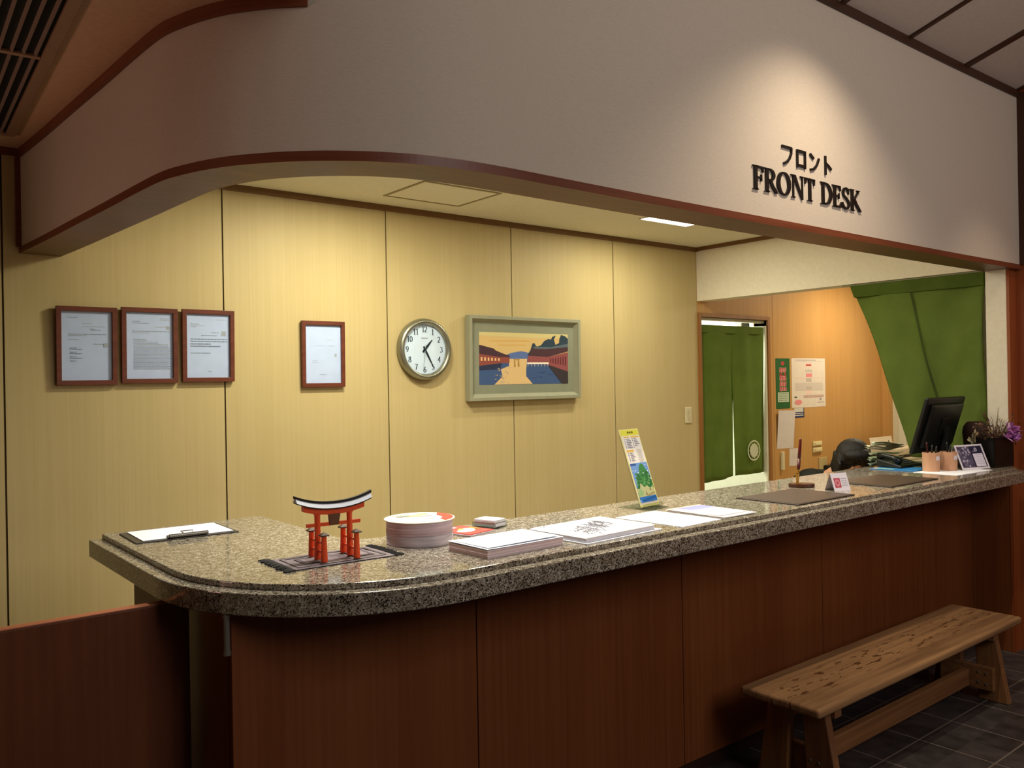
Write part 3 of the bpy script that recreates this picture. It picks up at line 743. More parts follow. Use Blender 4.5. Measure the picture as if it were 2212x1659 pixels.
P += [(I_PINK, R4(.42, .62, .6, .69)), (I_PINKW, R4(.06, .595, .9, .605)), (ink('#c9bfb8'), R4(.1, .34, .92, .5)), (ink('#b9afa8'), R4(.42, .52, .58, .59)), (ink('#b9afa8'), R4(.42, .36, .58, .42)), (I_PINKW, R4(.42, .28, .6, .33))]
for k in range(3): P += dashes(ink('#b07a74'), .34, .94, .235 - k*.018, .009, 10+k)
P += [(I_DARK, R4(.07, .205, .14, .225)), (I_PINK, ell(.18, .11, .11, .05, 14)), (ink('#8d919c'), R4(.82, .14, .87, .18))] + dashes(I_GREY, .74, .95, .09, .01, 15)
sheet('poster', 'cream notice poster with pink printing right of the green sign', 'poster', 6.402, 1.307, .525, .428, P)
P = [(plain('#d9d2d4', .8), R4(0, 0, 1, 1))]
sheet('hanging_paper', 'blank white sheet hanging crooked below the green sign', 'paper', 6.168, .972, .245, .322, P, rot=math.radians(1.5), tilt=math.radians(3))
P = [(plain('#cfcfcb', .6), R4(0, 0, 1, 1)), (ink('#2e3566'), R4(0, .3, 1, .58)), (ink('#2e3566'), R4(0, 0, .95, .18)), (ink('#3a3a44'), R4(.92, 0, 1, 1))] + dashes(I_W, .06, .88, .4, .08, 5, .05, .2, .03)
sheet('card', 'small blue and white card tucked under the poster corner', 'card', 6.432, 1.222, .152, .082, P)
P = [(plain('#d8d0d0', .8), R4(0, 0, 1, 1))] + dashes(ink('#b9b4b8'), .3, .7, .55, .02, 5)
sheet('note_paper', 'small white note pinned on the wall behind the pen', 'paper', 6.345, .815, .135, .15, P, rot=math.radians(2.5))
cs = thing('wall_clip_strip', 'narrow cream strip holder on the wall below the hanging sheet', 'holder', (6.235, YB, .79))
mb = MB(); mb.box(-.017, .017, -.022, 0, 0, .155); mb.build('strip', plain('#d9cfae', .5), cs, .005)
for zz, lab in ((.962, 'upper of two small cream wall switches right of the pen'), (.907, 'lower of two small cream wall switches right of the pen')):
    s = thing('wall_switch', lab, 'switch', (6.77, YB, zz), 0, 'small cream switches on the office wall')
    mb = MB(); mb.box(-.07, .07, -.016, 0, 0, .042); mb.build('plate', plain('#dccf9f', .5), s, .005)
    mb = MB(); mb.box(-.05, .05, -.021, -.0165, .01, .032); mb.build('rocker', plain('#e4d8ab', .5), s, .002)
ol = thing('wall_outlet', 'cream wall outlet plate with a black plug near the seated person', 'outlet', (6.86, YB, .70))
mb = MB(); mb.box(-.065, .065, -.009, 0, 0, .155); mb.build('plate', plain('#b9a878', .5), ol, .003)
mb = MB(); mb.box(.0, .15, -.05, -.0095, .04, .085); mb.build('plug', M_BLACK, ol, .006)
# ------------------------------------------------------------------ things on the countertop
def papers(mb, w, d, h, layers, jitter, seed, mat_of, M=None):
    r = random.Random(seed); z = 0; lh = h/layers
    for k in range(layers):
        dx, dy = r.uniform(-jitter, jitter), r.uniform(-jitter, jitter); a = r.uniform(-jitter, jitter)*.6
        mm = (M or Matrix()) @ Matrix.Translation((dx, dy, z)) @ Matrix.Rotation(a, 4, 'Z')
        mb.box(-w/2, w/2, -d/2, d/2, 0, lh*.97, mat_of(k), mm); z += lh
M_PW = plain('#e4e8f2', .75, spec=.2); M_PW2 = plain('#ddd8e0', .8, spec=.2); M_PINKP = plain('#e8d0d2', .8, spec=.2)

# clipboard and its sheet
cl = thing('clipboard', 'dark grey clipboard at the left end of the counter', 'clipboard', (.938, 3.035, ZT), math.radians(-2))
M_CLIP = plain('#3c3833', .35, .1)
mb = MB(); mb.box(-.168, .168, -.13, .115, .0, .004); mb.build('board', M_CLIP, cl, .001)
mb = MB(); mb.box(-.065, .065, -.130, -.092, .0068, .012); mb.tube([(-.065, -.124, .013), (.065, -.124, .013)], .006, 10); mb.build('clip', plain('#55524c', .25, .8), cl, .002)
mb = MB(); mb.tube([(-.012, -.128, .014), (-.02, -.1, .022), (.02, -.1, .022), (.012, -.128, .014)], .0018, 6); mb.build('clip_spring', plain('#c9c9c9', .2, .9), cl)
pp = thing('paper_sheet', 'white sheet held on the clipboard', 'paper', (.945, 3.045, ZT+.0045), math.radians(-2))
mb = MB(); mb.box(-.15, .148, -.122, .10, 0, .0018); mb.build('sheet', M_PW, pp)

# woven place mat and torii ornament
mt = thing('place_mat', 'grey purple woven place mat with dark fringes under the torii', 'mat', (1.135, 2.255, ZT), math.radians(-2))
M_MAT = wood('mat_weave', '#5b5155', '#84787c', (260, 14, 10), rough=.9, bump=.3, broad=(12, 12, 3), broad_amt=.3)
mb = MB()
def matf(u, v):
    x = -.155 + .31*u; y = -.092 + .184*v
    return (x, y, .0028 + .0012*math.sin(u*9)*math.sin(v*5))
mb.grid(matf, 24, 12); mb.grid(lambda u, v: (matf(u, v)[0], matf(u, v)[1], .0002), 24, 12)
mb.build('weave', M_MAT, mt, smooth=True)
art('woven_pattern', mt, (-.155, -.092, .0042), (.31, 0, 0), (0, .184, 0),
    [(ink('#6d6468'), R4(.06, .1, .94, .16)), (ink('#6d6468'), R4(.06, .1, .09, .9)), (ink('#4d4549'), R4(.06, .84, .94, .9)), (ink('#4d4549'), R4(.91, .1, .94, .9)), (ink('#52484f'), R4(.16, .26, .38, .72)), (ink('#7d7276'), R4(.2, .34, .34, .64)), (ink('#52484f'), R4(.66, .26, .86, .72)), (ink('#7d7276'), R4(.7, .34, .82, .64))], eps=.0001)
M_FR = plain('#1d1b1a', .9)
for s in (-1, 1):
    mb = MB()
    for k in range(34):
        y = -.095 + .19*k/33; L = .026 + .008*rnd.random(); dy = rnd.uniform(-.008, .008)
        mb.tube([(s*.154, y, .0026), (s*(.154+L*.5), y+dy*.4, .004), (s*(.154+L), y+dy, .0022)], .0022, 5)
    mb.build('fringe', M_FR, mt)

to = thing('torii_ornament', 'miniature vermilion torii gate model with a grey roof on the mat', 'ornament', (1.135, 2.248, ZT+.0055), math.radians(-6))
M_VERM = plain('#ea5524', .45); M_TROOF = plain('#b4b9c4', .45); M_TBLK = plain('#17140f', .5); M_TBR = plain('#4a3520', .6)
KS = .0135
def kasagi(x): return .139 + .023*abs(x/.117)**2.2
def beam(name, half, y0, y1, dz0, dz1, mat, under=0, n=18):
    mb = MB(); vs = []
    for i in range(n+1):
        x = -half + 2*half*i/n; z = kasagi(x)
        vs += [(x, y0, z+dz0), (x, y1, z+dz0), (x, y1*(1-under), z+dz1), (x, y0*(1-under), z+dz1)]
    fs = []
    for i in range(n):
        a, b = 4*i, 4*i+4
        fs += [(a, a+1, b+1, b), (a+1, a+2, b+2, b+1), (a+2, a+3, b+3, b+2), (a+3, a, b, b+3)]
    fs += [(0, 3, 2, 1), (4*n, 4*n+1, 4*n+2, 4*n+3)]
    mb.add(vs, fs); return mb.build(name, mat, to)
beam('lintel', .092, -.011, .011, -.013, .003, M_VERM)
beam('eave', .112, -.019, .019, .003, .006, M_TBLK)
beam('roof', .114, -.0185, .0185, .006, .0185, M_TROOF, under=.72)
beam('ridge', .117, -.0062, .0062, .0165, .0245, M_TBLK)
for s in (-1, 1):
    mb = MB(); mb.lathe([(.0105, 0), (.0092, .05), (.0082, .11), (.0085, .125), (.0115, .131), (.0115, .135)], 18, None, Matrix.Translation((s*.049, 0, 0))); mb.build('pillar', M_VERM, to, smooth=False)
    for t in (-1, 1):
        M = Matrix.Translation((s*.049, t*.052, 0))
        mb = MB(); mb.lathe([(.0098, 0), (.0082, .045), (.0072, .073)], 16, None, M); sp = mb.build('support_post', M_VERM, to)
        mb = MB(); mb.lathe([(.0175, .0735), (.017, .0765), (.004, .083), (.001, .084)], 4, None, M @ Matrix.Rotation(PI/4, 4, 'Z')); mb.build('post_cap', M_TBR, sp)
        for zz in (.022, .048):
            mb = MB(); y0, y1 = sorted((t*.0085, t*.044)); mb.box(s*.049-.0022, s*.049+.0022, y0, y1, zz, zz+.006); mb.build('tie_beam', M_VERM, to)
mb = MB(); mb.box(-.082, .082, -.0035, .0035, .093, .103); mb.build('tie_bar', M_VERM, to)
mb = MB()
mb.add([(-.013, -.006, .094), (.013, -.006, .094), (.0165, -.013, .127), (-.0165, -.013, .127), (-.013, .003, .094), (.013, .003, .094), (.0165, .003, .127), (-.0165, .003, .127)],
       [(0, 1, 2, 3), (5, 4, 7, 6), (4, 0, 3, 7), (1, 5, 6, 2), (3, 2, 6, 7), (4, 5, 1, 0)]); mb.build('name_plaque', plain('#6b4a32', .6), to)

# round stack of printed leaflets
st = thing('leaflet_stack', 'tall round stack of printed paper fans beside the torii', 'stack of leaflets', (1.463, 2.30, ZT), 0)
M_DISC = wood('disc_edges', '#ab929c', '#d9c8cc', (6, 6, 420), rough=.8, bump=.05, broad=(4, 4, 40), broad_amt=.25)
M_DISC2 = wood('disc_edges_pale', '#b9b2bc', '#ded8e0', (6, 6, 420), rough=.8, bump=.05, broad=(9, 9, 30), broad_amt=.5)
def discs(name, z0, z1, n, mat, seed):
    r = random.Random(seed); prof = []
    for k in range(n):
        z = z0 + (z1-z0)*k/n; rr = .106 + r.uniform(-.0009, .0009); prof += [(rr, z), (rr, z + (z1-z0)/n*.9)]
    mb = MB(); mb.lathe(prof, 56, None); o = mb.build(name, mat, st); o['kind'] = 'stuff'; return o
discs('lower_leaflets', 0, .034, 14, M_DISC2, 1); discs('upper_leaflets', .0343, .074, 18, M_DISC, 2)
mb = MB(); mb.lathe([(.112, .0743), (.1125, .077), (.111, .0775)], 64, plain('#e9e2d2', .6)); tl = mb.build('top_leaflet', None, st)
P = [(ink('#c6c1b4'), ell(.5, .5, .495, .495, 48)), (ink('#dcd9d2'), arc(.5, .5, .47, .47, 150, 290, 14)), (ink('#c4422f'), arc(.5, .5, .485, .485, -75, 25, 14) + arc(.5, .44, .30, .28, 12, -60, 10)), (ink('#a39d7c'), ell(.56, .66, .2, .09, 20)), (ink('#6d6f5c'), ell(.36, .72, .12, .05, 16)),
     (ink('#9cae92'), ell(.72, .78, .1, .05, 16)), (ink('#d4c9b0'), ell(.45, .34, .2, .05, 16)), (ink('#b5bccb'), ell(.14, .5, .05, .03, 12)), (ink('#e8d9a8'), ell(.4, .87, .16, .04, 16)), (ink('#bdb4c0'), ell(.66, .55, .1, .03, 14))]
art('print', tl, (-.111, -.111, .0775), (.222, 0, 0), (0, .222, 0), P, eps=.0001)

# red booklet, small card box, clear tray
bk = thing('booklet', 'small red booklet with a white cloud shape behind the front paper pile', 'booklet', (1.668, 2.335, ZT), math.radians(14))
mb = MB(); papers(mb, .125, .15, .008, 4, .002, 5, lambda k: M_PW2 if k < 3 else plain('#c9463c', .4)); mb.build('cover', None, bk)
art('print', bk, (-.0625, -.075, .0082), (.125, 0, 0), (0, .15, 0), [(ink('#c9463c'), R4(.01, .01, .99, .99)), (ink('#efe6d8'), ell(.42, .42, .3, .17)), (ink('#efe6d8'), ell(.58, .5, .22, .15)), (ink('#e5b23c'), ell(.48, .62, .1, .07, 12)), (ink('#e8d9d4'), R4(.04, .82, .6, .95)), (ink('#e07a30'), ell(.84, .5, .08, .14, 10)), (ink('#8aa04a'), ell(.85, .36, .06, .05, 10))])
kb = thing('card_box', 'small open box of white name cards behind the red booklet', 'card box', (1.800, 2.372, ZT), math.radians(16))
mb = MB(); mb.box(-.036, .036, -.05, .05, 0, .004); mb.box(-.036, .036, .047, .05, .004, .018); mb.box(-.036, -.033, -.05, .05, .004, .018); mb.box(.033, .036, -.05, .05, .004, .018)
mb.build('tray', thin_glass('clear_plastic', '#e8eeea', .12), kb)
cd_ = thing('name_cards', 'stack of white name cards in the small clear box', 'cards', (1.800, 2.371, ZT+.0045), math.radians(16), )
mb = MB(); papers(mb, .062, .09, .024, 10, .0008, 9, lambda k: M_PW if k != 5 else plain('#8d8a8a', .6)); mb.build('cards', None, cd_)

# paper piles
pa = thing('paper_pile', 'thick pile of white printed sheets nearest the camera on the counter', 'paper pile', (1.602, 2.028, ZT), math.radians(2))
mb = MB(); papers(mb, .30, .185, .024, 16, .0013, 11, lambda k: M_PINKP if k % 3 else M_PW2)
mb.build('lower_sheets', None, pa)['kind'] = 'stuff'
mb = MB()
mb.grid(lambda u, v: (-.152+.304*u, -.094+.19*v, .0255 + .002*(1-u)**3 + .0012*v), 10, 6); mb.build('top_sheet', plain('#e8ecf6', .8, spec=.2), pa, smooth=True)
P = [(ink('#e8ecf6'), R4(.03, .04, .97, .96))]
for k in range(5): P += dashes(ink('#cfcdd2'), .3+.02*k, .85, .8-.12*k, .012, 70+k, .01, .05)
art('printing', pa, (-.15, -.092, .0294), (.30, 0, 0), (0, .185, 0), P, eps=.0001)
pb = thing('map_pile', 'pile of white sheets with a sketched map, right of the thick pile', 'paper pile', (1.985, 2.03, ZT), math.radians(3))
mb = MB(); papers(mb, .37, .262, .0035, 2, .004, 4, lambda k: M_PW); mb.build('under_sheet', None, pb)
mb = MB(); papers(mb, .335, .255, .014, 9, .0012, 12, lambda k: M_PW if k % 2 else M_PW2, Matrix.Translation((-.012, .004, .0036))); mb.build('sheets', None, pb)['kind'] = 'stuff'
P = [(ink('#e8ebf3'), R4(0, 0, 1, 1))]; rr = random.Random(5)
I_MAP = ink('#74727c')
pts = [(.2, .3)]
for k in range(34): a = rr.uniform(0, 6.28); pts.append((min(.85, max(.12, .18+.6*k/34+.04*math.cos(a))), min(.85, max(.12, .32+.3*k/34+.09*math.sin(a)))))
for s_ in range(6):
    for pl in stroke_polys([(p[0]+.02*s_*(rr.random()-.5), p[1]-.16+.07*s_+.12*(rr.random()-.5)) for p in pts], .0062, .009): P.append((I_MAP, pl))
for k in range(14): u, v = rr.uniform(.15, .85), rr.uniform(.2, .85); P += dashes(ink('#96949e'), u, u+.08, v, .014, 80+k, .01, .03)
P += dashes(ink('#6d6b76'), .04, .2, .92, .03, 3, .02, .04)
art('map_print', pb, (-.168, -.118, .0182), (.335, 0, 0), (0, .255, 0), P, eps=.0001)
pc = thing('leaflet', 'white leaflet with a faint blue picture lying next to the map pile', 'leaflet', (2.362, 2.043, ZT), math.radians(3))
mb = MB(); mb.box(-.113, .113, -.152, .15, 0, .0022); mb.build('sheet', M_PW, pc)
art('print', pc, (-.113, -.152, .0022), (.226, 0, 0), (0, .302, 0), [(ink('#e6eaf2'), R4(.01, .01, .99, .99)), (ink('#cfdfe6'), R4(.14, .42, .86, .8)), (ink('#e2ecef'), R4(.2, .5, .5, .74)), (ink('#d6e4d8'), R4(.5, .46, .8, .6))])
pd = thing('leaflet', 'glossy leaflet with a lilac sky picture left of the desk pad', 'leaflet', (2.6, 2.035, ZT), math.radians(-1))
mb = MB(); mb.grid(lambda u, v: (-.1+.2*u, -.14+.28*v, .0016+.01*max(0, .4-v)**2*6*0+.0025*math.sin(u*3)), 8, 10, None); mb.grid(lambda u, v: (-.1+.2*u, -.14+.28*v, .0002), 2, 2); mb.build('sheet', plain('#e3dcd8', .35, spec=.4), pd)
art('print', pd, (-.1, -.14, .0046), (.2, 0, 0), (0, .28, 0), [(ink('#e6ddd9', .35), R4(.01, .01, .99, .99)), (ink('#a9a9cc', .35), R4(.04, .46, .96, .95)), (ink('#c9bcd0', .35), R4(.04, .46, .96, .6)), (ink('#8f94c4', .35), R4(.3, .72, .96, .95)), (ink('#e8cfb2', .35), R4(.04, .93, .96, .985)), (ink('#d9d0d4', .35), R4(.08, .12, .9, .34))])

# leaflet on a clear stand
ad = thing('display_card', 'tall yellow edged tourist map card leaning on a clear stand', 'display card', (2.522, 2.268, ZT), math.radians(8))
tilt = math.radians(-18.5)
MT = Matrix.Rotation(tilt, 4, 'X')
def tl(x, y, z): v = MT @ Vector((x, y, z)); return (v.x, v.y, v.z)
H_, W_ = .318, .128
M_CLEAR = thin_glass('clear_acrylic', '#eef3f0', .1)
mb = MB(); mb.box(-.068, .068, 0, .0025, .002, .30, None, MT); mb.build('stand_back', M_CLEAR, ad)
mb = MB(); mb.box(-.068, .068, -.045, .11, 0, .002); mb.box(-.068, .068, -.012, -.009, .002, .02); mb.build('stand_base', M_CLEAR, ad)
mb = MB(); mb.box(-W_/2, W_/2, -.0016, -.0004, .008, .008+H_, None, MT); c_ = mb.build('card', plain('#e9e2c4', .5), ad)
P = [(ink('#e6df86'), R4(0, 0, 1, 1)), (ink('#e8e4dc'), R4(.035, .03, .965, .985)), (ink('#dcd84a'), R4(.035, .915, .965, .985))]
I_T = ink('#77748a'); I_O = ink('#e0b85a')
for k in range(3): P.append((ink('#6b6722'), ell(.42+.11*k, .955, .05, .016, 10)))
P += [(I_O, R4(.12, .885, .4, .905)), (I_O, R4(.5, .885, .92, .905)), (I_O, R4(.08, .70, .45, .73))]
for k in range(6):
    P += dashes(I_T, .12, .16, .865-.022*k, .012, k, .03, .05); P += dashes(I_T, .22, .22+.2+.03*(k % 3), .865-.022*k, .011, 20+k, .02, .06)
    P += dashes(I_T, .54, .58, .865-.022*k, .012, 40+k, .03, .05)
    if k < 5: P += dashes(I_T, .63, .75+.04*(k % 4), .865-.022*k, .011, 60+k, .02, .06)
for k in range(5): P += dashes(I_T, .12, .16, .68-.024*k, .014, 80+k, .03, .05); P += dashes(I_T, .22, .36+.05*(k % 3), .68-.024*k, .011, 90+k, .02, .06)
for k in range(8): P += dashes(ink('#c3beb4'), .6+.02*(k % 3), .86, .72-.022*k, .009, 110+k, .02, .08)
P += [(ink('#6f97cf'), R4(.05, .055, .955, .555)), (ink('#35568f'), R4(.05, .525, .36, .55))]
G1, G2, G3 = ink('#3f7f45'), ink('#2f6b3a'), ink('#55934f')
P += [(G1, [(.3, .2), (.42, .47), (.5, .52), (.6, .545), (.7, .53), (.78, .48), (.9, .2)]), (G2, [(.08, .2), (.2, .38), (.3, .42), (.42, .38), (.5, .2)]), (G2, [(.66, .25), (.8, .47), (.92, .38), (.955, .3), (.955, .2)]), (G3, [(.42, .27), (.52, .36), (.66, .37), (.76, .27)]),
      *[(ink(q_), ell(a_, b__, .05, .014, 9)) for q_, a_, b__ in [(('#2d6637', '#4a8748', '#3b7540', '#6a9c5c')[k % 4], .12 + .78*((k*37) % 50)/50, .24 + .02*((k*13) % 9) + .012*(5-abs(((k*37) % 50)-25)/5), ) for k in range(46)]],
      (ink('#b5b584'), [(.05, .125), (.05, .24), (.2, .22), (.3, .3), (.46, .24), (.62, .26), (.74, .22), (.9, .24), (.955, .2), (.955, .125)]), (ink('#8fae78'), [(.05, .17), (.2, .24), (.36, .19), (.3, .14), (.05, .13)]),
      (ink('#5a3a26'), [(.46, .13), (.48, .2), (.52, .15)]), (ink('#5a3a26'), [(.7, .2), (.74, .23), (.77, .19)]), (ink('#9a8a5a'), [(.5, .14), (.9, .17), (.9, .145), (.5, .12)]),
      (ink('#2f6fb4'), R4(.05, .055, .955, .125)), (ink('#205a9c'), [(.16, .085), (.9, .12), (.955, .11), (.955, .09), (.2, .06)]), (ink('#7fb0d8'), R4(.06, .06, .12, .09))]
for (u, v) in ((.1, .46), (.24, .46), (.82, .52), (.86, .44), (.35, .43), (.6, .42), (.9, .34)): P.append((ink('#d6e6ee'), ell(u, v, .03, .008, 8)))
art('printing', c_, tl(-W_/2, -.0016, .008), (W_, 0, 0), (MT @ Vector((0, 0, H_)))[:], P, eps=.00012)

# writing pads
M_PAD = plain('#3a2d24', .5)
for (x, y, r_, lab, wd) in ((3.178, 2.04, 0, 'dark brown desk pad beside the pen stand, nearer the camera', .425), (3.965, 2.055, 0, 'dark brown desk pad further right, in front of the seated person', .455)):
    t = thing('desk_pad', lab, 'desk pad', (x, y, ZT), math.radians(r_), 'desk pads on the counter')
    mb = MB(); mb.box(-wd/2, wd/2, -.148, .148, 0, .0055); mb.build('pad', M_PAD, t, .002)
    mb = MB(); mb.box(-wd/2+.008, wd/2-.008, -.14, .14, .0056, .0064); mb.build('writing_surface', plain('#41332a', .45), t)

# pen stand and pen
ps = thing('pen_stand', 'dark wooden oval pen stand on the counter behind the desk pad', 'pen stand', (3.495, 2.212, ZT), math.radians(-50))
mb = MB(); pr_ = [(.058*math.cos(a)*1.0, .036*math.sin(a)) for a in [2*PI*k/28 for k in range(28)]]; mb.prism(pr_, 0, .018); mb.build('base', plain('#4a2a18', .35), ps, .003)
mb = MB(); mb.lathe([(.018, .018), (.018, .0195), (.007, .0205), (.0065, .03), (.009, .05), (.0105, .062)], 18, None, Matrix.Translation((-.018, 0, 0)), cap=False); mb.build('holder', plain('#c99a4a', .2, .9), ps)
pn = thing('pen', 'dark red desk pen standing upright in the wooden stand', 'pen', (3.4835, 2.2258, ZT+.02), (math.radians(3), math.radians(4), 0))
mb = MB(); mb.lathe([(.0015, .004), (.0035, .03), (.005, .045), (.0062, .062), (.0066, .10)], 14); mb.build('nib_section', plain('#b98a3e', .25, .8), pn, smooth=True)
mb = MB(); mb.lathe([(.0066, .062), (.0076, .07), (.0078, .105)], 14); mb.build('barrel', plain('#481214', .3), pn, smooth=True)
mb = MB(); mb.lathe([(.0079, .1055), (.0079, .111)], 14); mb.build('band', plain('#d6cdb8', .2, .9), pn)
mb = MB(); mb.lathe([(.0078, .1115), (.0074, .15), (.006, .20), (.0045, .206)], 14); mb.build('cap', plain('#571616', .3), pn, smooth=True)

# small tent card
sc_ = thing('tent_card', 'small white tent card with a pink square emblem in front of the far desk pad', 'card', (3.492, 2.018, ZT), math.radians(-22))
mb = MB(); h_ = .078
mb.add([(-.043, -.018, 0), (.043, -.018, 0), (.043, .014, h_), (-.043, .014, h_), (-.043, .05, 0), (.043, .05, 0)], [(0, 1, 2, 3), (3, 2, 5, 4)]); mb.build('card', plain('#dcd8e6', .6), sc_, fixn=False)
uy = Vector((0, .032, h_)); P = [(ink('#dcd8e6'), R4(.02, .02, .98, .98)), (ink('#b4485a'), R4(.12, .2, .5, .72)), (ink('#c98290'), ell(.31, .46, .15, .2, 16)), (ink('#b4485a'), ell(.31, .46, .06, .08, 10))]
for k in range(4): P += dashes(ink('#8d8aa4'), .56, .9, .66-.12*k, .03, 5+k, .05, .12, .03)
art('print', sc_, (-.043, -.018, 0), (.086, 0, 0), uy[:], P, eps=.0001)

# right end: blue mat, phone, papers, pen cups, calendar, monitor, flowers
bm_ = thing('blue_mat', 'bright blue plastic mat under the black telephone', 'mat', (4.62, 2.27, ZT), math.radians(4))
mb = MB(); mb.box(-.19, .03, -.115, .12, 0, .004); mb.build('mat', plain('#2f78b4', .45), bm_, .001)
art('map_patch', bm_, (-.19, -.115, .004), (.22, 0, 0), (0, .235, 0), [(ink('#2f78b4', .4), R4(.01, .01, .99, .99)), (ink('#8fb7b2', .4), [(.02, .5), (.1, .98), (.3, .98), (.22, .5)]), (ink('#d9d8d0', .4), R4(.03, .86, .16, .97))])
ph = thing('telephone', 'low black desk telephone lying on the blue mat', 'telephone', (4.635, 2.325, ZT+.0055), math.radians(-4))
mb = MB()
mb.grid(lambda u, v: (-.11+.22*u, -.08+.15*v, .012+.03*v), 4, 4); o_ = MB()
o_.add([(-.11, -.08, 0), (.11, -.08, 0), (.11, .07, 0), (-.11, .07, 0), (-.105, -.075, .014), (.105, -.075, .014), (.105, .066, .045), (-.105, .066, .045)], [(3, 2, 1, 0), (4, 5, 6, 7), (0, 1, 5, 4), (1, 2, 6, 5), (2, 3, 7, 6), (3, 0, 4, 7)])
o_.build('body', plain('#161a1a', .35), ph, .006, 3)
mb = MB(); mb.tube([(-.085, -.06, .03), (-.085, -.02, .052), (-.085, .03, .062), (-.085, .066, .056)], [.02, .014, .014, .02], 14); mb.build('handset', plain('#101312', .3), ph, smooth=True)
mb = MB()
for i in range(3):
    for j in range(4): mb.box(-.02+.03*i, .0+.03*i, -.055+.026*j, -.037+.026*j, .0215+.0056*j, .0235+.0056*j)
mb.build('keypad', plain('#3a403e', .5), ph)['kind'] = 'stuff'
fp = thing('folded_papers', 'loose pile of crumpled pale green papers behind the black telephone', 'paper pile', (4.70, 2.437, ZT), math.radians(-4))
r5 = random.Random(4)
for k, (mat, z) in enumerate([('#7f9280', .0), ('#b9c4a6', .034), ('#d4d0b4', .062), ('#c9cdb4', .078)]):
    mb = MB(); ph_ = r5.random()*6
    def f(u, v, z=z, ph_=ph_, k=k): return (-.15+.30*u+.012*k*(k % 2*2-1), -.022+.04*v, .036+z+.012*math.sin(u*5+ph_)*u+.006*math.sin(v*7+ph_)+(.02*(1-u) if k > 1 else 0))
    mb.grid(f, 14, 6); mb.grid(lambda u, v, f=f: (f(u, v)[0], f(u, v)[1], f(u, v)[2]-.012-.012*(k < 2)), 14, 6)
    mb.build('folded_sheet', plain(mat, .85), fp, smooth=True)
# paper under the cups
pe = thing('paper_sheet', 'white sheet lying under the pen cups and the desk calendar', 'paper', (4.60, 2.018, ZT), math.radians(-3))
mb = MB(); mb.box(-.19, .19, -.115, .11, 0, .0016); mb.build('sheet', M_PW, pe)
ZP = ZT + .002
M_CUP = wood('cup_card', '#b98a6c', '#d0a484', (30, 30, 4), rough=.8, bump=.02)
M_LBL = plain('#d9d6e2', .7)
def cup(x, y, lab):
    t = thing('pen_cup', lab, 'pen cup', (x, y, ZP), 0, 'tan pen cups on the counter')
    mb = MB(); mb.lathe([(.0415, 0), (.0425, .098), (.0385, .098), (.0375, .004)], 40); mb.build('cup', M_CUP, t, smooth=False)
    mb = MB()
    a0, a1 = math.radians(240), math.radians(276); n = 6
    for i in range(n):
        u0 = a0+(a1-a0)*i/n; u1 = a0+(a1-a0)*(i+1)/n; r = .0432
        mb.quad((r*math.cos(u0), r*math.sin(u0), .058), (r*math.cos(u1), r*math.sin(u1), .058), (r*math.cos(u1), r*math.sin(u1), .08), (r*math.cos(u0), r*math.sin(u0), .08))
    mb.build('label', M_LBL, t)
    return t
cup(4.528, 2.096, 'tan cardboard pen cup nearer the telephone'); cup(4.634, 2.052, 'tan cardboard pen cup nearer the desk calendar')
pens = [(4.515, 2.092, .132, 4, '#1a1a1a'), (4.534, 2.107, .146, -5, '#3a1218'), (4.546, 2.09, .126, 7, '#26201e'), (4.629, 2.05, .142, -3, '#141414'), (4.646, 2.058, .126, 5, '#22222c')]
for k, (x, y, L, a, c) in enumerate(pens):
    t = thing('pen', 'dark pen standing in the %s of the tan cups' % ('left' if k < 3 else 'right'), 'pen', (x, y, ZP+.007), (math.radians(a*.6), math.radians(a), 0), 'pens in the tan cups')
    mb = MB(); mb.lathe([(.001, 0), (.0045, .012), (.0048, L-.01), (.003, L)], 10); mb.build('barrel', plain(c, .35), t, smooth=True)

ca = thing('desk_calendar', 'white framed desk calendar with a grey picture beside the flower vase', 'calendar', (4.765, 1.965, ZP), math.radians(-17))
mb = MB(); hc = .128; wc = .205
mb.add([(-wc/2, 0, 0), (wc/2, 0, 0), (wc/2, .055, hc), (-wc/2, .055, hc), (-wc/2, .12, 0), (wc/2, .12, 0), (-wc/2, .0, .003), (wc/2, .0, .003)], [(0, 1, 2, 3), (3, 2, 5, 4), (0, 4, 5, 1)])
mb.build('stand', plain('#d8d6d2', .6), ca, fixn=False)
uy = Vector((0, .055, hc)); nrm = Vector((0, -hc, .055)).normalized()
mb = MB(); Mc = Matrix(((1, 0, 0, -wc/2), (0, uy.normalized().y, -nrm.y*-1, 0), (0, uy.normalized().z, nrm.z, 0), (0, 0, 0, 1)))
P = [(ink('#dedce8'), R4(0, 0, 1, 1)), (ink('#2a2842'), R4(.06, .08, .94, .93)), (ink('#55506a'), R4(.06, .08, .5, .93))]
r6 = random.Random(8)
for k in range(70):
    u, v = r6.uniform(.08, .46), r6.uniform(.12, .9); P.append((ink(r6.choice(['#8d88a4', '#3c3650', '#a9a4bc', '#6d667e', '#4a3a48'])), ell(u, v, r6.uniform(.012, .04), r6.uniform(.02, .07), 8)))
P += [(ink('#dcdaee'), R4(.55, .1, .9, .62))]
for k in range(6): P += dashes(ink('#b4b2cc'), .58, .87, .55-.07*k, .02, k, .02, .04, .02)
for pl in stroke_polys(arc(.7, .78, .035, .07, 0, 360, 14), .012, .012): P.append((ink('#dcdaee'), pl))
P += [(ink('#a9a4bc'), R4(.58, .7, .64, .73))]
art('calendar_sheet', ca, (-wc/2, 0, 0), (wc, 0, 0), uy[:], P, eps=.00012)

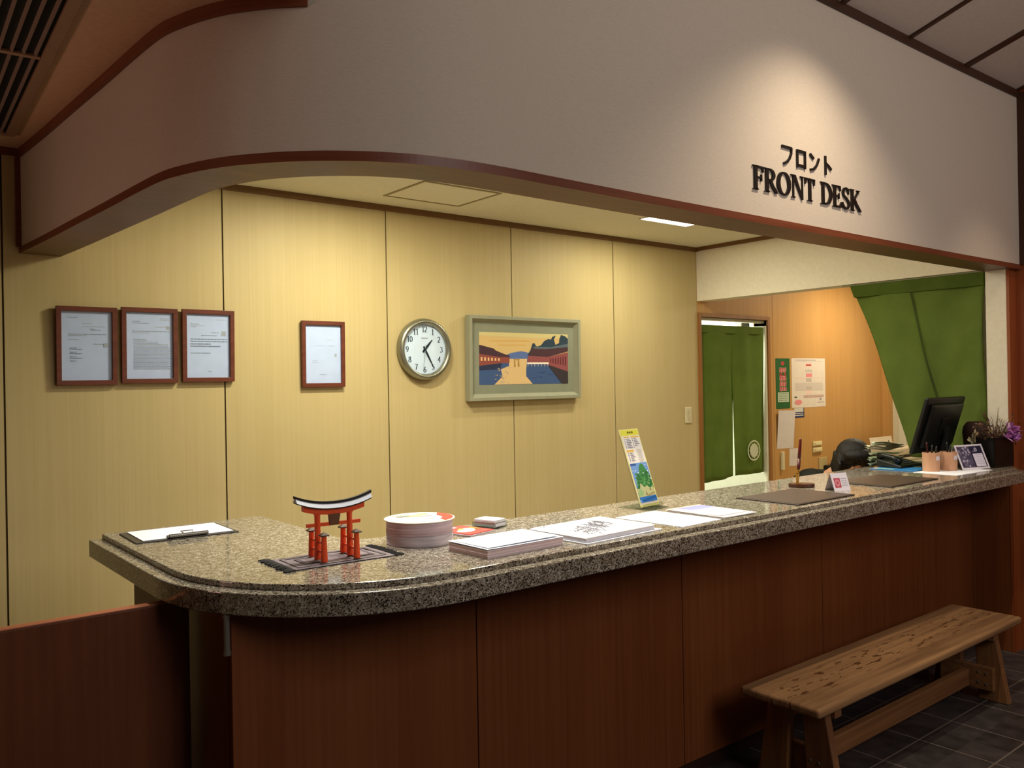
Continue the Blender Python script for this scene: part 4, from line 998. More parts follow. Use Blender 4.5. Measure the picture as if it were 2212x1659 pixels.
mo = thing('monitor', 'black computer monitor seen from behind, leaning back over the counter', 'monitor', (4.79, 2.165, ZT), math.radians(2))
MM = Matrix.Translation((0, -.0, .232)) @ Matrix.Rotation(math.radians(17), 4, 'X')
M_MON = plain('#0f1110', .4); M_MON2 = plain('#171a19', .35)
mb = MB(); mb.box(-.245, .245, .0, .022, -.158, .158, None, MM); mb.build('screen_case', M_MON, mo, .006, 2)
mb = MB(); mb.box(-.2, .2, -.022, -.0005, -.12, .125, None, MM); mb.build('back_cover', M_MON2, mo, .012, 2)
mb = MB(); mb.box(-.235, .235, .0225, .0235, -.146, .148, None, MM); mb.build('screen', plain('#20262e', .2), mo)
mb = MB(); mb.box(-.05, .05, -.030, -.0225, -.05, .05, None, MM); mb.build('bracket', plain('#070807', .5), mo, .002)
mb = MB(); mb.tube([(.05, .03, .012), (.045, .0, .1), (.02, -.028, .18), (0, -.03, .22)], [.03, .026, .024, .02], 14); mb.build('stand_neck', M_MON, mo)
mb = MB(); mb.lathe([(.082, 0), (.081, .008), (.04, .014)], 36, None, Matrix.Translation((.05, .05, 0))); mb.build('stand_base', M_MON, mo, .002)

vs_ = thing('flower_vase', 'black rectangular flower vase at the right end of the counter', 'vase', (5.0, 1.965, ZT), math.radians(-10))
mb = MB(); mb.prism([(-.088, -.05), (.088, -.05), (.092, .05), (-.092, .05)], 0, .004); 
for (a, b) in (((-.09, -.052), (.09, -.052)), ((.09, -.052), (.09, .052)), ((.09, .052), (-.09, .052)), ((-.09, .052), (-.09, -.052))):
    dx, dy = b[0]-a[0], b[1]-a[1]; l = math.hypot(dx, dy); nx, ny = -dy/l*.006, dx/l*.006
    mb.prism([a, b, (b[0]+nx, b[1]+ny), (a[0]+nx, a[1]+ny)], .002, .165)
mb.build('body', plain('#141210', .3), vs_, .002)
def petal(mb, c, d, up, L, w, mat):
    c, d, up = Vector(c), Vector(d).normalized(), Vector(up); sd = d.cross(up).normalized(); u2 = sd.cross(d)
    P0 = c; P1 = c + d*L*.45 + sd*w + u2*L*.10; P2 = c + d*L + u2*L*.02; P3 = c + d*L*.45 - sd*w + u2*L*.10; P4 = c + d*L*.5 + u2*L*.02
    mb.add([P0, P1, P2, P3, P4], [(0, 1, 4), (1, 2, 4), (2, 3, 4), (3, 0, 4)], mat)
def rv(r, s=1): return Vector((r.gauss(0, 1), r.gauss(0, 1), r.gauss(0, 1)))
r7 = random.Random(21)
pf = thing('purple_flowers', 'bunch of purple pink orchid blooms spilling over the black vase', 'flowers', (5.02, 1.955, ZT+.092))
M_PUR = [plain('#c585c6', .7), plain('#8d4a8c', .7), plain('#dcaed8', .7), plain('#b06fc0', .7)]
mb = MB(); mb.tube([(0, 0, -.09), (.01, -.01, .02), (.02, -.04, .08)], .003, 6, plain('#55602f', .7)); mb.tube([(.02, 0, -.09), (.04, -.01, .03), (.07, -.03, .07)], .003, 6, plain('#55602f', .7)); mb.build('stems', None, pf)
for k, (x, y, z) in enumerate([(.0, -.055, .09), (.035, -.06, .10), (.065, -.055, .075), (.02, -.07, .06), (-.01, -.05, .115), (.05, -.04, .115), (-.03, -.05, .07), (.085, -.05, .055)]):
    mb = MB()
    for q in range(7):
        d = Vector((r7.gauss(0, 1), r7.gauss(-.5, .7), r7.gauss(.1, .9))); petal(mb, (x, y, z), d, (0, -.7, .7), r7.uniform(.036, .056), r7.uniform(.016, .026), r7.choice(M_PUR))
    mb.build('blossom', None, pf, fixn=False)
tw = thing('dried_twigs', 'spray of thin dried brown twigs and buds rising from the vase', 'twigs', (5.03, 1.972, ZT+.06))
M_TW = [plain('#6b4a3a', .9), plain('#8d7a52', .9), plain('#5a3038', .9), plain('#7a6a3e', .9)]
mb = MB()
for k in range(44):
    a = r7.uniform(-1, 1); L = r7.uniform(.14, .27); ex = a*.22; ez = L*(1-.25*abs(a)); ey = r7.uniform(-.06, .05)
    pth = [(a*.03, ey*.2, -.05), (ex*.4, ey*.5, ez*.5), (ex*.8, ey*.8, ez*.85), (ex*1.15, ey, ez*r7.uniform(.86, 1.02))]
    mt_ = r7.choice(M_TW); mb.tube(pth, [.0022, .0018, .0014, .0009], 5, mt_)
    for q in range(5):
        t = r7.uniform(.4, 1.); px = Vector(pth[1]).lerp(Vector(pth[3]), (t-.4)/.6); petal(mb, px, rv(r7), (0, 0, 1), r7.uniform(.012, .026), r7.uniform(.004, .009), r7.choice(M_TW))
mb.build('twigs', None, tw, fixn=False)
bl = thing('brown_pot', 'dark brown rounded pot between the monitor and the flower vase', 'pot', (5.05, 2.085, ZT))
mb = MB(); mb.lathe([(.042, 0), (.05, .03), (.06, .09), (.064, .14), (.068, .18), (.062, .215), (.046, .238), (.040, .242), (.036, .232)], 40); mb.build('pot', plain('#2e1a13', .75), bl, smooth=True)
wf = thing('white_flowers', 'white patterned flower spray between the monitor and the brown pot', 'flowers', (4.935, 2.080, ZT))
mb = MB(); mb.tube([(0, .0, .0), (.005, -.004, .07), (.01, -.01, .13)], .003, 6); mb.build('stem', plain('#4a5a2e', .7), wf)
M_WF = [plain('#cfc9a8', .7), plain('#b4ae8c', .7), plain('#dcd6bc', .7)]
for (x, y, z) in ((.0, -.02, .15), (.02, -.03, .13), (-.012, -.025, .11), (.03, -.02, .105), (.01, -.03, .175), (-.01, -.02, .08)):
    mb = MB()
    for q in range(7): petal(mb, (x, y, z), Vector((r7.gauss(0, 1), r7.gauss(-.3, .4), r7.gauss(0, 1))), (0, -1, .2), r7.uniform(.028, .042), r7.uniform(.012, .018), r7.choice(M_WF))
    mb.build('blossom', None, wf, fixn=False)
# ------------------------------------------------------------------ lettering on the fascia
M_LET = plain('#17120e', .45)
def fy(x):           # fascia front at x
    best = min(range(len(FPS)-1), key=lambda i: abs((FPS[i][0]+FPS[i+1][0])/2 - x) + (0 if FPS[i][1] < 2.1 else 9)); a, b = FPS[best], FPS[best+1]
    return a[1] + (b[1]-a[1])*(x-a[0])/(b[0]-a[0])
def letter(parent, polys, ox, oz, sx, sz, depth, base):
    mb = MB()
    for q in polys:
        pts = [(ox + p[0]*sx, oz + p[1]*sz) for p in q]; n = len(pts)
        vs = [(p[0], -depth, p[1]) for p in pts] + [(p[0], 0, p[1]) for p in pts]
        mb.add(vs, [tuple(range(n)), tuple(range(2*n-1, n-1, -1))] + [(i, (i+1) % n, n+(i+1) % n, n+i) for i in range(n)], M_LET)
    return mb.build('letter', None, parent)
def S(pts, a, b=None, closed=False): return stroke_polys(pts, a, b, closed)
def serif(x, y, w=.11, h=.03): return [[(x-w, y), (x+w, y), (x+w*.55, y+h*(1 if y < .5 else -1)*1.6), (x-w*.55, y+h*(1 if y < .5 else -1)*1.6)]]
a_, b_ = .075, .028
def stem(x): return S([(x, 0.0), (x, 1.0)], a_)
def barser(x, y0, y1): return [[(x-.035, y0), (x+.005, y0), (x+.005, y1), (x-.035, y1)]]
GL = {
 'F': (stem(.17) + serif(.17, 0, .16) + serif(.17, 1, .16) + S([(.17, .965), (.56, .965)], .04) + [[(.56, 1.0), (.58, .76), (.54, .76), (.46, .95)]] + S([(.17, .52), (.46, .52)], .03) + [[(.44, .66), (.49, .66), (.49, .38), (.44, .38)]], .60),
 'R': (stem(.17) + serif(.17, 0, .16) + serif(.17, 1, .16) + S([(.17, .97), (.32, .97)] + arc(.32, .745, .21, .225, 90, -90, 12) + [(.17, .52)], a_, .032) + S([(.34, .52), (.46, .28), (.66, .03)], .07, .06) + [[(.58, 0), (.74, 0), (.74, .04), (.56, .06)]], .71),
 'O': (S(arc(.38, .5, .30, .475, 0, 360, 36), .085, .03), .77),
 'N': (S([(.14, 0), (.14, 1)], .03) + serif(.14, 0, .12) + [[(.0, 1), (.24, 1), (.28, .95), (.05, .955)]] + [[(.09, 1), (.27, 1), (.69, .02), (.69, -.03), (.62, -.03)]] + S([(.66, -.02), (.66, 1)], .03) + serif(.66, 1, .12), .79),
 'T': (stem(.32) + serif(.32, 0, .17) + S([(.03, .965), (.61, .965)], .04) + [[(.01, 1), (.03, .72), (.07, .72), (.14, .95)]] + [[(.63, 1), (.61, .72), (.57, .72), (.5, .95)]], .66),
 'D': (stem(.17) + serif(.17, 0, .16) + serif(.17, 1, .16) + S([(.17, .97), (.3, .97)] + arc(.3, .5, .36, .47, 90, -90, 18) + [(.17, .03)], .085, .032), .74),
 'E': (stem(.17) + serif(.17, 0, .16) + serif(.17, 1, .16) + S([(.17, .965), (.54, .965)], .04) + [[(.54, 1), (.56, .77), (.52, .77), (.44, .95)]] + S([(.17, .52), (.43, .52)], .03) + [[(.41, .65), (.46, .65), (.46, .39), (.41, .39)]] + S([(.17, .035), (.56, .035)], .04) + [[(.56, 0), (.61, .27), (.57, .27), (.46, .05)]], .63),
 'S': (S(arc(.27, .75, .18, .22, 30, 200, 14) + [(.14, .6), (.3, .5), (.44, .36)] + arc(.26, .25, .20, .23, 20, -160, 14), .06, .045) + [[(.44, .98), (.47, .7), (.43, .7), (.38, .86)]] + [[(.03, .0), (.03, .3), (.07, .3), (.11, .14)]], .52),
 'K': (stem(.17) + serif(.17, 0, .16) + serif(.17, 1, .16) + S([(.22, .46), (.6, .96)], .035, .03) + serif(.58, 1, .12) + S([(.3, .55), (.44, .32), (.68, .03)], .075, .06) + [[(.58, 0), (.78, 0), (.78, .04), (.58, .06)]], .72),
 'フ': (S([(.06, .88), (.88, .88)], .06) + S([(.86, .9), (.84, .6), (.68, .3), (.44, .1), (.2, .0)], .06), 1),
 'ロ': (S([(.14, .86), (.86, .86)], .065) + S([(.14, .1), (.86, .1)], .065) + S([(.17, -.02), (.17, .92)], .065) + S([(.83, -.02), (.83, .92)], .065), 1),
 'ン': (S([(.1, .88), (.42, .66)], .065) + S([(.1, .03), (.4, .1), (.7, .36), (.9, .74)], .06), 1),
 'ト': (S([(.3, -.04), (.3, 1.0)], .062) + S([(.3, .62), (.6, .48), (.84, .32)], .062), 1),
}
def word(name, label, txt, x0, x1, zb, h, gap=.02, fixw=None):
    tot = sum((.30 if c == ' ' else GL[c][1]) for c in txt)
    sx = (x1-x0)/tot
    y0 = fy((x0+x1)/2); t = thing(name, label, 'sign', (x0, y0, zb), math.atan2(fy(x1)-fy(x0), x1-x0))
    u = 0
    for c in txt:
        if c == ' ': u += .30; continue
        letter(t, GL[c][0], u*sx, 0, sx*(1 if fixw is None else fixw), h, .007, 0).data.name = 'letter'; u += GL[c][1]
    return t
word('sign_lettering', 'black serif raised letters reading FRONT DESK on the fascia', 'FRONT DESK', 2.722, 3.508, 2.276, .0905)
word('sign_lettering', 'black raised Japanese letters above the English words on the fascia', 'フロント', 2.913, 3.306, 2.402, .076, fixw=.84)

# ------------------------------------------------------------------ noren curtains
M_NOREN = cloth('green_noren_cloth', '#657b33', '#5a6f2b'); M_NOREN2 = cloth('olive_noren_cloth', '#697d3a', '#5e7131'); M_CREST = cloth('pale_crest', '#d9dcc0', '#c9cdb0')
nd = thing('noren_curtain', 'dark green split curtain with a round white crest hanging in the doorway', 'curtain', (5.195, YB+.012, 1.0))
def nfold(u, z): return .010*math.sin(u*7+z*1.5) + .005*math.sin(u*15+1.3-z) * (1.2 - z)
ZT0 = .985
def left(u, v):    # v 0 top .. 1 bottom
    drop = 1.222 - .0*u; w = .418 - .04*max(0, v-.38)
    x = .002 + u*w - .0*v; z = ZT0 - v*(drop) + (.028*u*u if v > .98 else 0)
    return (x, nfold(u, z) + .01*v, z)
def right(u, v):   # overlaps the left panel above the split
    x0 = .392 + .016*min(1, v/.36) + .036*max(0, v-.36); x1 = .822 + .02*v*v
    x = x0 + u*(x1-x0); z = ZT0 - v*(1.196) - .0*u
    return (x, nfold(1.1+u, z) + .008*v + .014*max(0, 1-u*3)*max(0, 1-v*2.2), z)
mb = MB(); mb.grid(left, 28, 24); pl_ = mb.build('left_panel', M_NOREN, nd, smooth=True)
mb = MB(); mb.grid(right, 28, 24); pr2 = mb.build('right_panel', M_NOREN, nd, smooth=True)
for p_ in (pl_, pr2):
    md = p_.modifiers.new('Solid', 'SOLIDIFY'); md.thickness = .0025
mb = MB(); mb.box(.0, .817, -.004, .012, .925, .987); hm = mb.build('top_hem', M_NOREN, nd, .004)
mb = MB(); mb.tube([(-.003, .02, .975), (.853, .02, .975)], .006, 10); mb.build('rod', plain('#8a8672', .4), nd)
# crest: ring and a tree-like burst
P = [(M_NOREN, ell(0, 0, .001, .001, 3))]
for q in S(arc(0, 0, .0745, .0745, 0, 360, 44), .0058, .0058): P.append((M_CREST, q))
for k in range(22):
    a = 2*PI*k/22; r0, r1 = .006, .058 + .004*(k % 2); w = .0062
    P.append((M_CREST, [(r0*math.cos(a)-w*math.sin(a)*.4, r0*math.sin(a)+w*math.cos(a)*.4), (r1*.8*math.cos(a)-w*math.sin(a)*1.1, r1*.8*math.sin(a)+w*math.cos(a)*1.1), (r1*math.cos(a), r1*math.sin(a)), (r1*.8*math.cos(a)+w*math.sin(a)*1.1, r1*.8*math.sin(a)-w*math.cos(a)*1.1), (r0*math.cos(a)+w*math.sin(a)*.4, r0*math.sin(a)-w*math.cos(a)*.4)]))
for (u, v, r) in ((0, .012, .03), (-.018, -.002, .02), (.018, -.002, .02)): P.append((M_CREST, ell(u, v, r*.9, r, 16)))
P.append((M_CREST, [(-.006, 0), (.006, 0), (.004, -.06), (-.004, -.06)]))
cr = art('crest', pr2, (.628, -.030, -.018), (1.06, 0, 0), (0, 0, 1.04), P, eps=.0002)

ns = thing('noren_curtain', 'large olive green curtain hanging aslant from the white beam behind the monitor', 'curtain', (5.178, 2.07, 2.152))
def sidec(u, v):
    # u: 0 near jamb .. 1 far edge; v: 0 top .. 1 bottom
    far = .825 - .39*v - .02*math.sin(PI*v); near = .0 + .012*math.sin(v*5)
    y = near + u*(far-near); z = -v*(1.088 + .0*u)
    d = .030*math.sin(u*8-v*3.5)*(.25+v) + .017*math.sin(u*16-v*9)*(.2+v)
    return (d, y, z)
mb = MB(); mb.grid(sidec, 44, 30); c1 = mb.build('cloth_panel', M_NOREN2, ns, smooth=True); c1.modifiers.new('Solid', 'SOLIDIFY').thickness = .0025
mb = MB(); mb.prism([(.002, -.078), (.796, -.078), (.823, 0), (.002, 0)], -.0135, .0135, None, Matrix(((0, 0, 1, 0), (1, 0, 0, 0), (0, 1, 0, 0), (0, 0, 0, 1)))); mb.build('top_hem', cloth('noren_hem', '#56692b', '#4c5e24'), ns, .004)
mb = MB(); mb.tube([(0, -.03, .004), (0, .88, .004)], .008, 10); mb.build('rod', plain('#8f9078', .4), ns)
mb = MB()
vs = [sidec(.53 + .012*(k % 2), .03 + .92*(k//2)/20) for k in range(42)]
mb.add([(p[0]-.009, p[1], p[2]) for p in vs], [(2*i, 2*i+1, 2*i+3, 2*i+2) for i in range(20)]); mb.build('seam', cloth('noren_seam', '#43542a', '#3a4a24'), ns, smooth=True)

# ------------------------------------------------------------------ ceiling fixtures
ht = thing('ceiling_hatch', 'square ceiling access hatch with a thin dark frame', 'hatch', (2.54, 3.71, ZC))
M_HF = plain('#8d8460', .5)
mb = MB()
for (x0, x1, y0, y1) in ((-.245, .245, .185, .2), (-.245, .245, -.2, -.185), (-.245, -.23, -.185, .185), (.23, .245, -.185, .185)): mb.box(x0, x1, y0, y1, -.004, 0)
mb.build('hatch_frame', M_HF, ht); mb = MB(); mb.box(-.229, .229, -.184, .184, -.002, 0); mb.build('hatch_panel', M_CEIL, ht)
M_LAMP = emitter('lamp_diffuser', '#fff4dd', 14)
for (x, y, lab) in ((4.135, 3.53, 'slim recessed strip light glowing white in the counter ceiling'), (2.05, 3.34, 'slim recessed strip light above the left part of the counter')):
    t = thing('ceiling_light', lab, 'ceiling light', (x, y, ZC), 0, 'strip lights over the counter')
    mb = MB(); mb.box(-.215, .215, -.036, .036, -.006, -.001); mb.build('diffuser', M_LAMP, t)
    mb = MB()
    for (x0, x1, y0, y1) in ((-.225, .225, .0365, .045), (-.225, .225, -.045, -.0365), (-.225, -.2155, -.036, .036), (.2155, .225, -.036, .036)): mb.box(x0, x1, y0, y1, -.007, 0)
    mb.build('light_frame', plain('#d9d6c8', .5), t)
vt = thing('ceiling_vent', 'slatted brown air vent in the tan lobby ceiling', 'vent', (.158, 2.3, 2.592), math.radians(-2.2))
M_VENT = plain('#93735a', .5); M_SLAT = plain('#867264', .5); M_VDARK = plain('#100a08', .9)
for (x0, x1, y0, y1) in ((.335, .368, -1.2, 1.6), (-.368, -.335, -1.2, 1.6), (-.335, .335, 1.57, 1.6), (-.335, .335, -1.2, -1.17)):
    mb = MB(); mb.box(x0, x1, y0, y1, -.014, -.001); mb.build('frame_bar', M_VENT, vt, .002)
for y in (-.45, .645): mb = MB(); mb.box(-.334, .334, y-.012, y+.012, -.012, -.001); mb.build('cross_bar', M_VENT, vt, .002)
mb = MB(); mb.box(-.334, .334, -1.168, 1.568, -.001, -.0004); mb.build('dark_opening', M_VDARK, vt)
for (y0, y1) in ((-1.168, -.463), (-.437, .632), (.658, 1.568)):
    for k in range(21):
        x = -.318 + k*.0318
        mb = MB(); M = Matrix.Translation((x, 0, -.007)) @ Matrix.Rotation(math.radians(65), 4, 'Y'); mb.box(-.0065, .0065, y0, y1, -.0012, .0012, None, M); mb.build('slat', M_SLAT, vt)

# ------------------------------------------------------------------ back office bits
cbn = thing('filing_cabinet', 'grey green filing cabinet against the office wall behind the person', 'cabinet', (7.66, 3.88, 0))
M_CAB = plain('#9aa08a', .5)
mb = MB(); mb.box(-.3, .25, -.2, .22, .03, .80); mb.build('body', M_CAB, cbn, .004)
for k in range(3):
    mb = MB(); mb.box(-.29, .24, -.215, -.2005, .05+.25*k, .28+.25*k); dr = mb.build('drawer', M_CAB, cbn, .003)
    mb = MB(); mb.box(-.07, .03, -.226, -.2155, .15+.25*k, .17+.25*k); mb.build('handle', M_STEEL, dr)
mb = MB(); mb.box(-.28, .23, -.18, .2, 0, .0295); mb.build('plinth', M_BLACK, cbn)
prn = thing('printer', 'pale beige desktop printer with a raised paper tray behind the person', 'printer', (7.62, 3.86, .80))
M_PRN = plain('#d2c5b0', .5)
mb = MB(); mb.box(-.24, .24, -.15, .15, .055, .12); mb.build('upper_case', M_PRN, prn, .012)
mb = MB(); mb.box(-.22, .22, -.13, .15, .03, .0545); mb.build('paper_slot', plain('#1a1414', .5), prn)
mb = MB(); mb.box(-.24, .24, -.15, .15, 0, .0295); mb.build('lower_case', M_PRN, prn, .008)
mb = MB(); M = Matrix.Translation((-.02, .10, .1205)) @ Matrix.Rotation(math.radians(-12), 4, 'X'); mb.box(-.2, .2, 0, .006, 0, .085, None, M); tr_ = mb.build('paper_tray', plain('#d9cdbb', .6), prn, .002)
mb = MB(); mb.ball((.11, .109, .155), (.009, .006, .011), 10, 8); mb.ball((-.14, .109, .15), (.007, .005, .006), 10, 8); mb.build('tray_clips', plain('#4a4540', .5), tr_)
P = [(plain('#d5cba8', .8), R4(0, 0, 1, 1))]
r9 = random.Random(31)
for k in range(30): u, v = r9.uniform(.06, .9), r9.uniform(.06, .94); P.append((ink('#8f8a72'), R4(u, v, u+r9.uniform(.02, .05), v+r9.uniform(.01, .03))))
nt_ = thing('notice_sheet', 'cream notice sheet with scattered dark marks beside the side curtain', 'notice', (8.299, 4.08, .80), math.radians(-90))
mb = MB(); mb.box(0, .75, -.001, 0, 0, .62); mb.build('sheet', plain('#d5cba8', .8), nt_)
art('marks', nt_, (0, -.001, 0), (.75, 0, 0), (0, 0, .62), P, eps=.0002)

# ------------------------------------------------------------------ the seated clerk
M_SKIN = plain('#c79474', .55); M_SHIRT = cloth('clerk_blouse', '#20221f', '#191b18'); M_SKIRT = cloth('clerk_trousers', '#24262e', '#1d1f26'); M_HAIR = wood('dark_hair', '#0c0a09', '#1c1614', (160, 160, 14), rough=.5, bump=.5, broad=(4, 4, 4), broad_amt=.1, spec=.35)
def capsule(mb, a, b, ra, rb, seg=14, sub=6):
    a, b = Vector(a), Vector(b); n = sub
    mb.tube([a.lerp(b, i/n) for i in range(n+1)], [ra+(rb-ra)*i/n for i in range(n+1)], seg)
    mb.ball(a, ra*1.0, 12, 8); mb.ball(b, rb*1.0, 12, 8)
PX, PY = 4.76, 3.13           # pelvis
HEAD = Vector((4.735, 2.645, 1.066)); HR = Matrix.Rotation(math.radians(-42), 4, 'Z') @ Matrix.Rotation(math.radians(33), 4, 'X')   # chin tucked, face turned to the desk (-Y)
def hp(x, y, z): return HEAD + (HR @ Vector((x, y, z)))
mb = MB()
# head: cranium, jaw, face details (face looks along local -Y)
mb.ball(HEAD, (.074, .092, .098), 24, 16, None, HR.to_3x3().to_4x4())
mb.ball(hp(0, -.026, -.062), (.056, .062, .062), 20, 12, None, HR.to_3x3().to_4x4())
mb.ball(hp(0, -.045, -.1), (.03, .03, .026), 14, 10, None, HR.to_3x3().to_4x4())
capsule(mb, hp(0, -.092, .005), hp(0, -.110, -.035), .008, .013); mb.ball(hp(0, -.106, -.04), (.018, .012, .011), 12, 8)
for s in (-1, 1):
    mb.ball(hp(s*.076, .01, -.02), (.010, .02, .032), 12, 8, None, HR.to_3x3().to_4x4())
    mb.ball(hp(s*.03, -.086, .004), (.015, .008, .009), 12, 8)
capsule(mb, hp(-.02, -.092, -.072), hp(.02, -.092, -.072), .0075, .0075)
NECK = Vector((4.755, 2.79, .95))
capsule(mb, hp(0, .045, -.07), NECK + Vector((0, .05, -.03)), .05, .058)
# trunk and limbs in one surface
CH = Vector((4.758, 2.94, .86)); capsule(mb, NECK + Vector((0, .06, -.05)), CH, .085, .125); capsule(mb, CH, (PX, PY-.02, .58), .125, .14)
hands = {}
for s in (-1, 1):
    sh = Vector((4.758 + s*.165, 2.86, .905)); el = Vector((4.76 + s*.23, 2.75, .775)); wr = Vector((4.74 + s*.10, 2.60, .765))
    capsule(mb, CH + Vector((s*.05, -.04, .05)), sh, .075, .06); capsule(mb, sh, el, .052, .04); capsule(mb, el, wr, .038, .027)
    pa_ = wr + (Vector((4.74+s*.03, 2.52, .752)) - wr).normalized()*.085
    capsule(mb, wr, wr.lerp(pa_, .4), .027, .031)
    fd = (pa_-wr).normalized(); sd_ = Vector((fd.y, -fd.x, 0)).normalized()
    for k, (off, L) in enumerate(((-.03, .058), (-.011, .072), (.010, .068), (.029, .055))):
        b0 = pa_ + sd_*off*.8; b1 = b0 + fd*L*.45 + Vector((0, 0, .004)); b2 = b1 + fd*L*.35 + Vector((0, 0, -.012)); b3 = b2 + fd*L*.25 + Vector((0, 0, -.012))
        capsule(mb, wr.lerp(pa_, .45) + sd_*off*.5, b0, .014, .0105); capsule(mb, b0, b1, .0095, .009); capsule(mb, b1, b2, .009, .008); capsule(mb, b2, b3, .008, .0065)
    th0 = wr.lerp(pa_, .25) + sd_*(.022*s*-1); th1 = th0 + (fd*.5 + sd_*(-s*.8)).normalized()*.032; th2 = th1 + (fd*.9 + sd_*(-s*.2)).normalized()*.03
    capsule(mb, th0, th1, .013, .0105); capsule(mb, th1, th2, .0105, .008)
    hip = Vector((PX + s*.085, PY-.02, .53)); kn = Vector((PX + s*.11, PY-.40, .53)); an = Vector((PX + s*.10, PY-.36, .09))
    capsule(mb, hip, kn, .085, .06); capsule(mb, kn, an, .058, .036); capsule(mb, an + Vector((0, .02, -.045)), an + Vector((0, -.14, -.06)), .036, .028)
body = mb.build('person', M_SKIN, None, smooth=True)
tag(body, 'dark haired person bent forward writing behind the counter, head bowed', 'person')
md = body.modifiers.new('Remesh', 'REMESH'); md.mode = 'VOXEL'; md.voxel_size = .006; md.use_smooth_shade = True
ms = body.modifiers.new('Smooth', 'SMOOTH'); ms.factor = .5; ms.iterations = 3
# clothes
mb = MB()
capsule(mb, NECK + Vector((0, .075, -.055)), CH, .095, .137); capsule(mb, CH, (PX, PY-.02, .56), .137, .152)
for s in (-1, 1):
    sh = Vector((4.758 + s*.165, 2.86, .905)); el = Vector((4.76 + s*.23, 2.75, .775)); wr = Vector((4.74 + s*.10, 2.60, .765))
    capsule(mb, CH + Vector((s*.05, -.03, .045)), sh, .085, .07); capsule(mb, sh, el, .063, .05); capsule(mb, el, el.lerp(wr, .8), .049, .04)
bl2 = mb.build('blouse', M_SHIRT, body, smooth=True); md = bl2.modifiers.new('Remesh', 'REMESH'); md.mode = 'VOXEL'; md.voxel_size = .01; md.use_smooth_shade = True; bl2.modifiers.new('Smooth', 'SMOOTH').iterations = 4
mb = MB(); capsule(mb, (PX-.05, PY-.02, .55), (PX+.05, PY-.02, .55), .145, .145)
for s in (-1, 1):
    hip = Vector((PX + s*.085, PY-.02, .53)); kn = Vector((PX + s*.11, PY-.40, .53)); an = Vector((PX + s*.10, PY-.36, .09)); capsule(mb, hip, kn, .096, .072); capsule(mb, kn, kn.lerp(an, .9), .069, .055)
tr2 = mb.build('trousers', M_SKIRT, body, smooth=True); md = tr2.modifiers.new('Remesh', 'REMESH'); md.mode = 'VOXEL'; md.voxel_size = .01; md.use_smooth_shade = True; tr2.modifiers.new('Smooth', 'SMOOTH').iterations = 4
mb = MB()
for s in (-1, 1):
    an = Vector((PX + s*.10, PY-.36, .09)); capsule(mb, an + Vector((0, .025, -.048)), an + Vector((0, -.15, -.056)), .042, .034)
mb.build('shoes', M_BLACK, body, smooth=True)
# hair: cap and a bob falling forward beside the face
mb = MB()
H3 = HR.to_3x3().to_4x4()
mb.ball(hp(0, .02, .02), (.101, .108, .098), 32, 20, None, H3)
mb.ball(hp(0, -.046, .074), (.082, .046, .034), 24, 14, None, H3)
for k in range(12):
    xx = -.082 + .0125*k + (.014 if k > 5 else 0); e = .034 - .02*((k*7) % 5)/4 if k not in (5, 6) else .06
    capsule(mb, hp(xx*.85, -.086+abs(xx)*.35, .075), hp(xx*1.05, -.104+abs(xx)*.55, e), .0095, .003, 8, 3)
for s in (-1, 1):
    for k in range(8):
        y0 = .05 - .016*k; capsule(mb, hp(s*.100, y0, .02), hp(s*(.104+.004*((k*3) % 4)), y0-.012, -.05), .011, .009, 8, 3); capsule(mb, hp(s*(.104+.004*((k*3) % 4)), y0-.012, -.05), hp(s*(.092+.005*(k % 3)), y0-.03, -.125-.008*(k % 3)), .009, .003, 8, 3)
mb.ball(hp(0, .062, -.045), (.092, .058, .085), 24, 14, None, H3)
for s in (-1, 1):
    mb.ball(hp(s*.086, .0, -.04), (.030, .066, .095), 20, 14, None, H3)
    mb.ball(hp(s*.088, -.035, -.075), (.022, .04, .07), 16, 12, None, H3)
hr = mb.build('hair', M_HAIR, body, smooth=True); md = hr.modifiers.new('Remesh', 'REMESH'); md.mode = 'VOXEL'; md.voxel_size = .004; md.use_smooth_shade = True; hr.modifiers.new('Smooth', 'SMOOTH').iterations = 2
mb = MB()
for s in (-1, 1): mb.ball(hp(s*.03, -.0935, .003), (.007, .004, .006), 10, 8)
mb.build('eyes', ink('#15100e', .3), body, smooth=True)
mb = MB(); capsule(mb, hp(-.017, -.0985, -.0725), hp(.017, -.0985, -.0725), .0035, .0035); mb.build('lips', plain('#a35a50', .5), body, smooth=True)

oc = thing('office_chair', 'dark office chair under the seated person', 'chair', (PX, PY+.02, 0))
mb = MB(); mb.box(-.22, .22, -.22, .2, .36, .415); mb.build('seat', plain('#22242a', .8), oc, .02, 3)
mb = MB(); mb.box(-.2, .2, .205, .245, .50, .86); mb.build('backrest', plain('#22242a', .8), oc, .018, 3)
mb = MB(); mb.box(-.03, .03, .246, .26, .34, .62); mb.box(-.03, .03, .0, .26, .335, .359); mb.build('back_support', M_BLACK, oc)
mb = MB(); mb.tube([(0, 0, .07), (0, 0, .334)], .025, 14); mb.build('post', M_STEEL, oc)
for k in range(5):
    a = 2*PI*k/5 + PI/10
    mb = MB(); mb.tube([(0, 0, .075), (.27*math.cos(a), .27*math.sin(a), .062)], [.024, .016], 10); lg = mb.build('base_arm', M_BLACK, oc)
    mb = MB(); mb.lathe([(.027, -.012), (.027, .012)], 16, None, Matrix.Translation((.27*math.cos(a), .27*math.sin(a), .027)) @ Matrix.Rotation(PI/2, 4, 'X')); mb.build('caster', M_BLACK, lg)
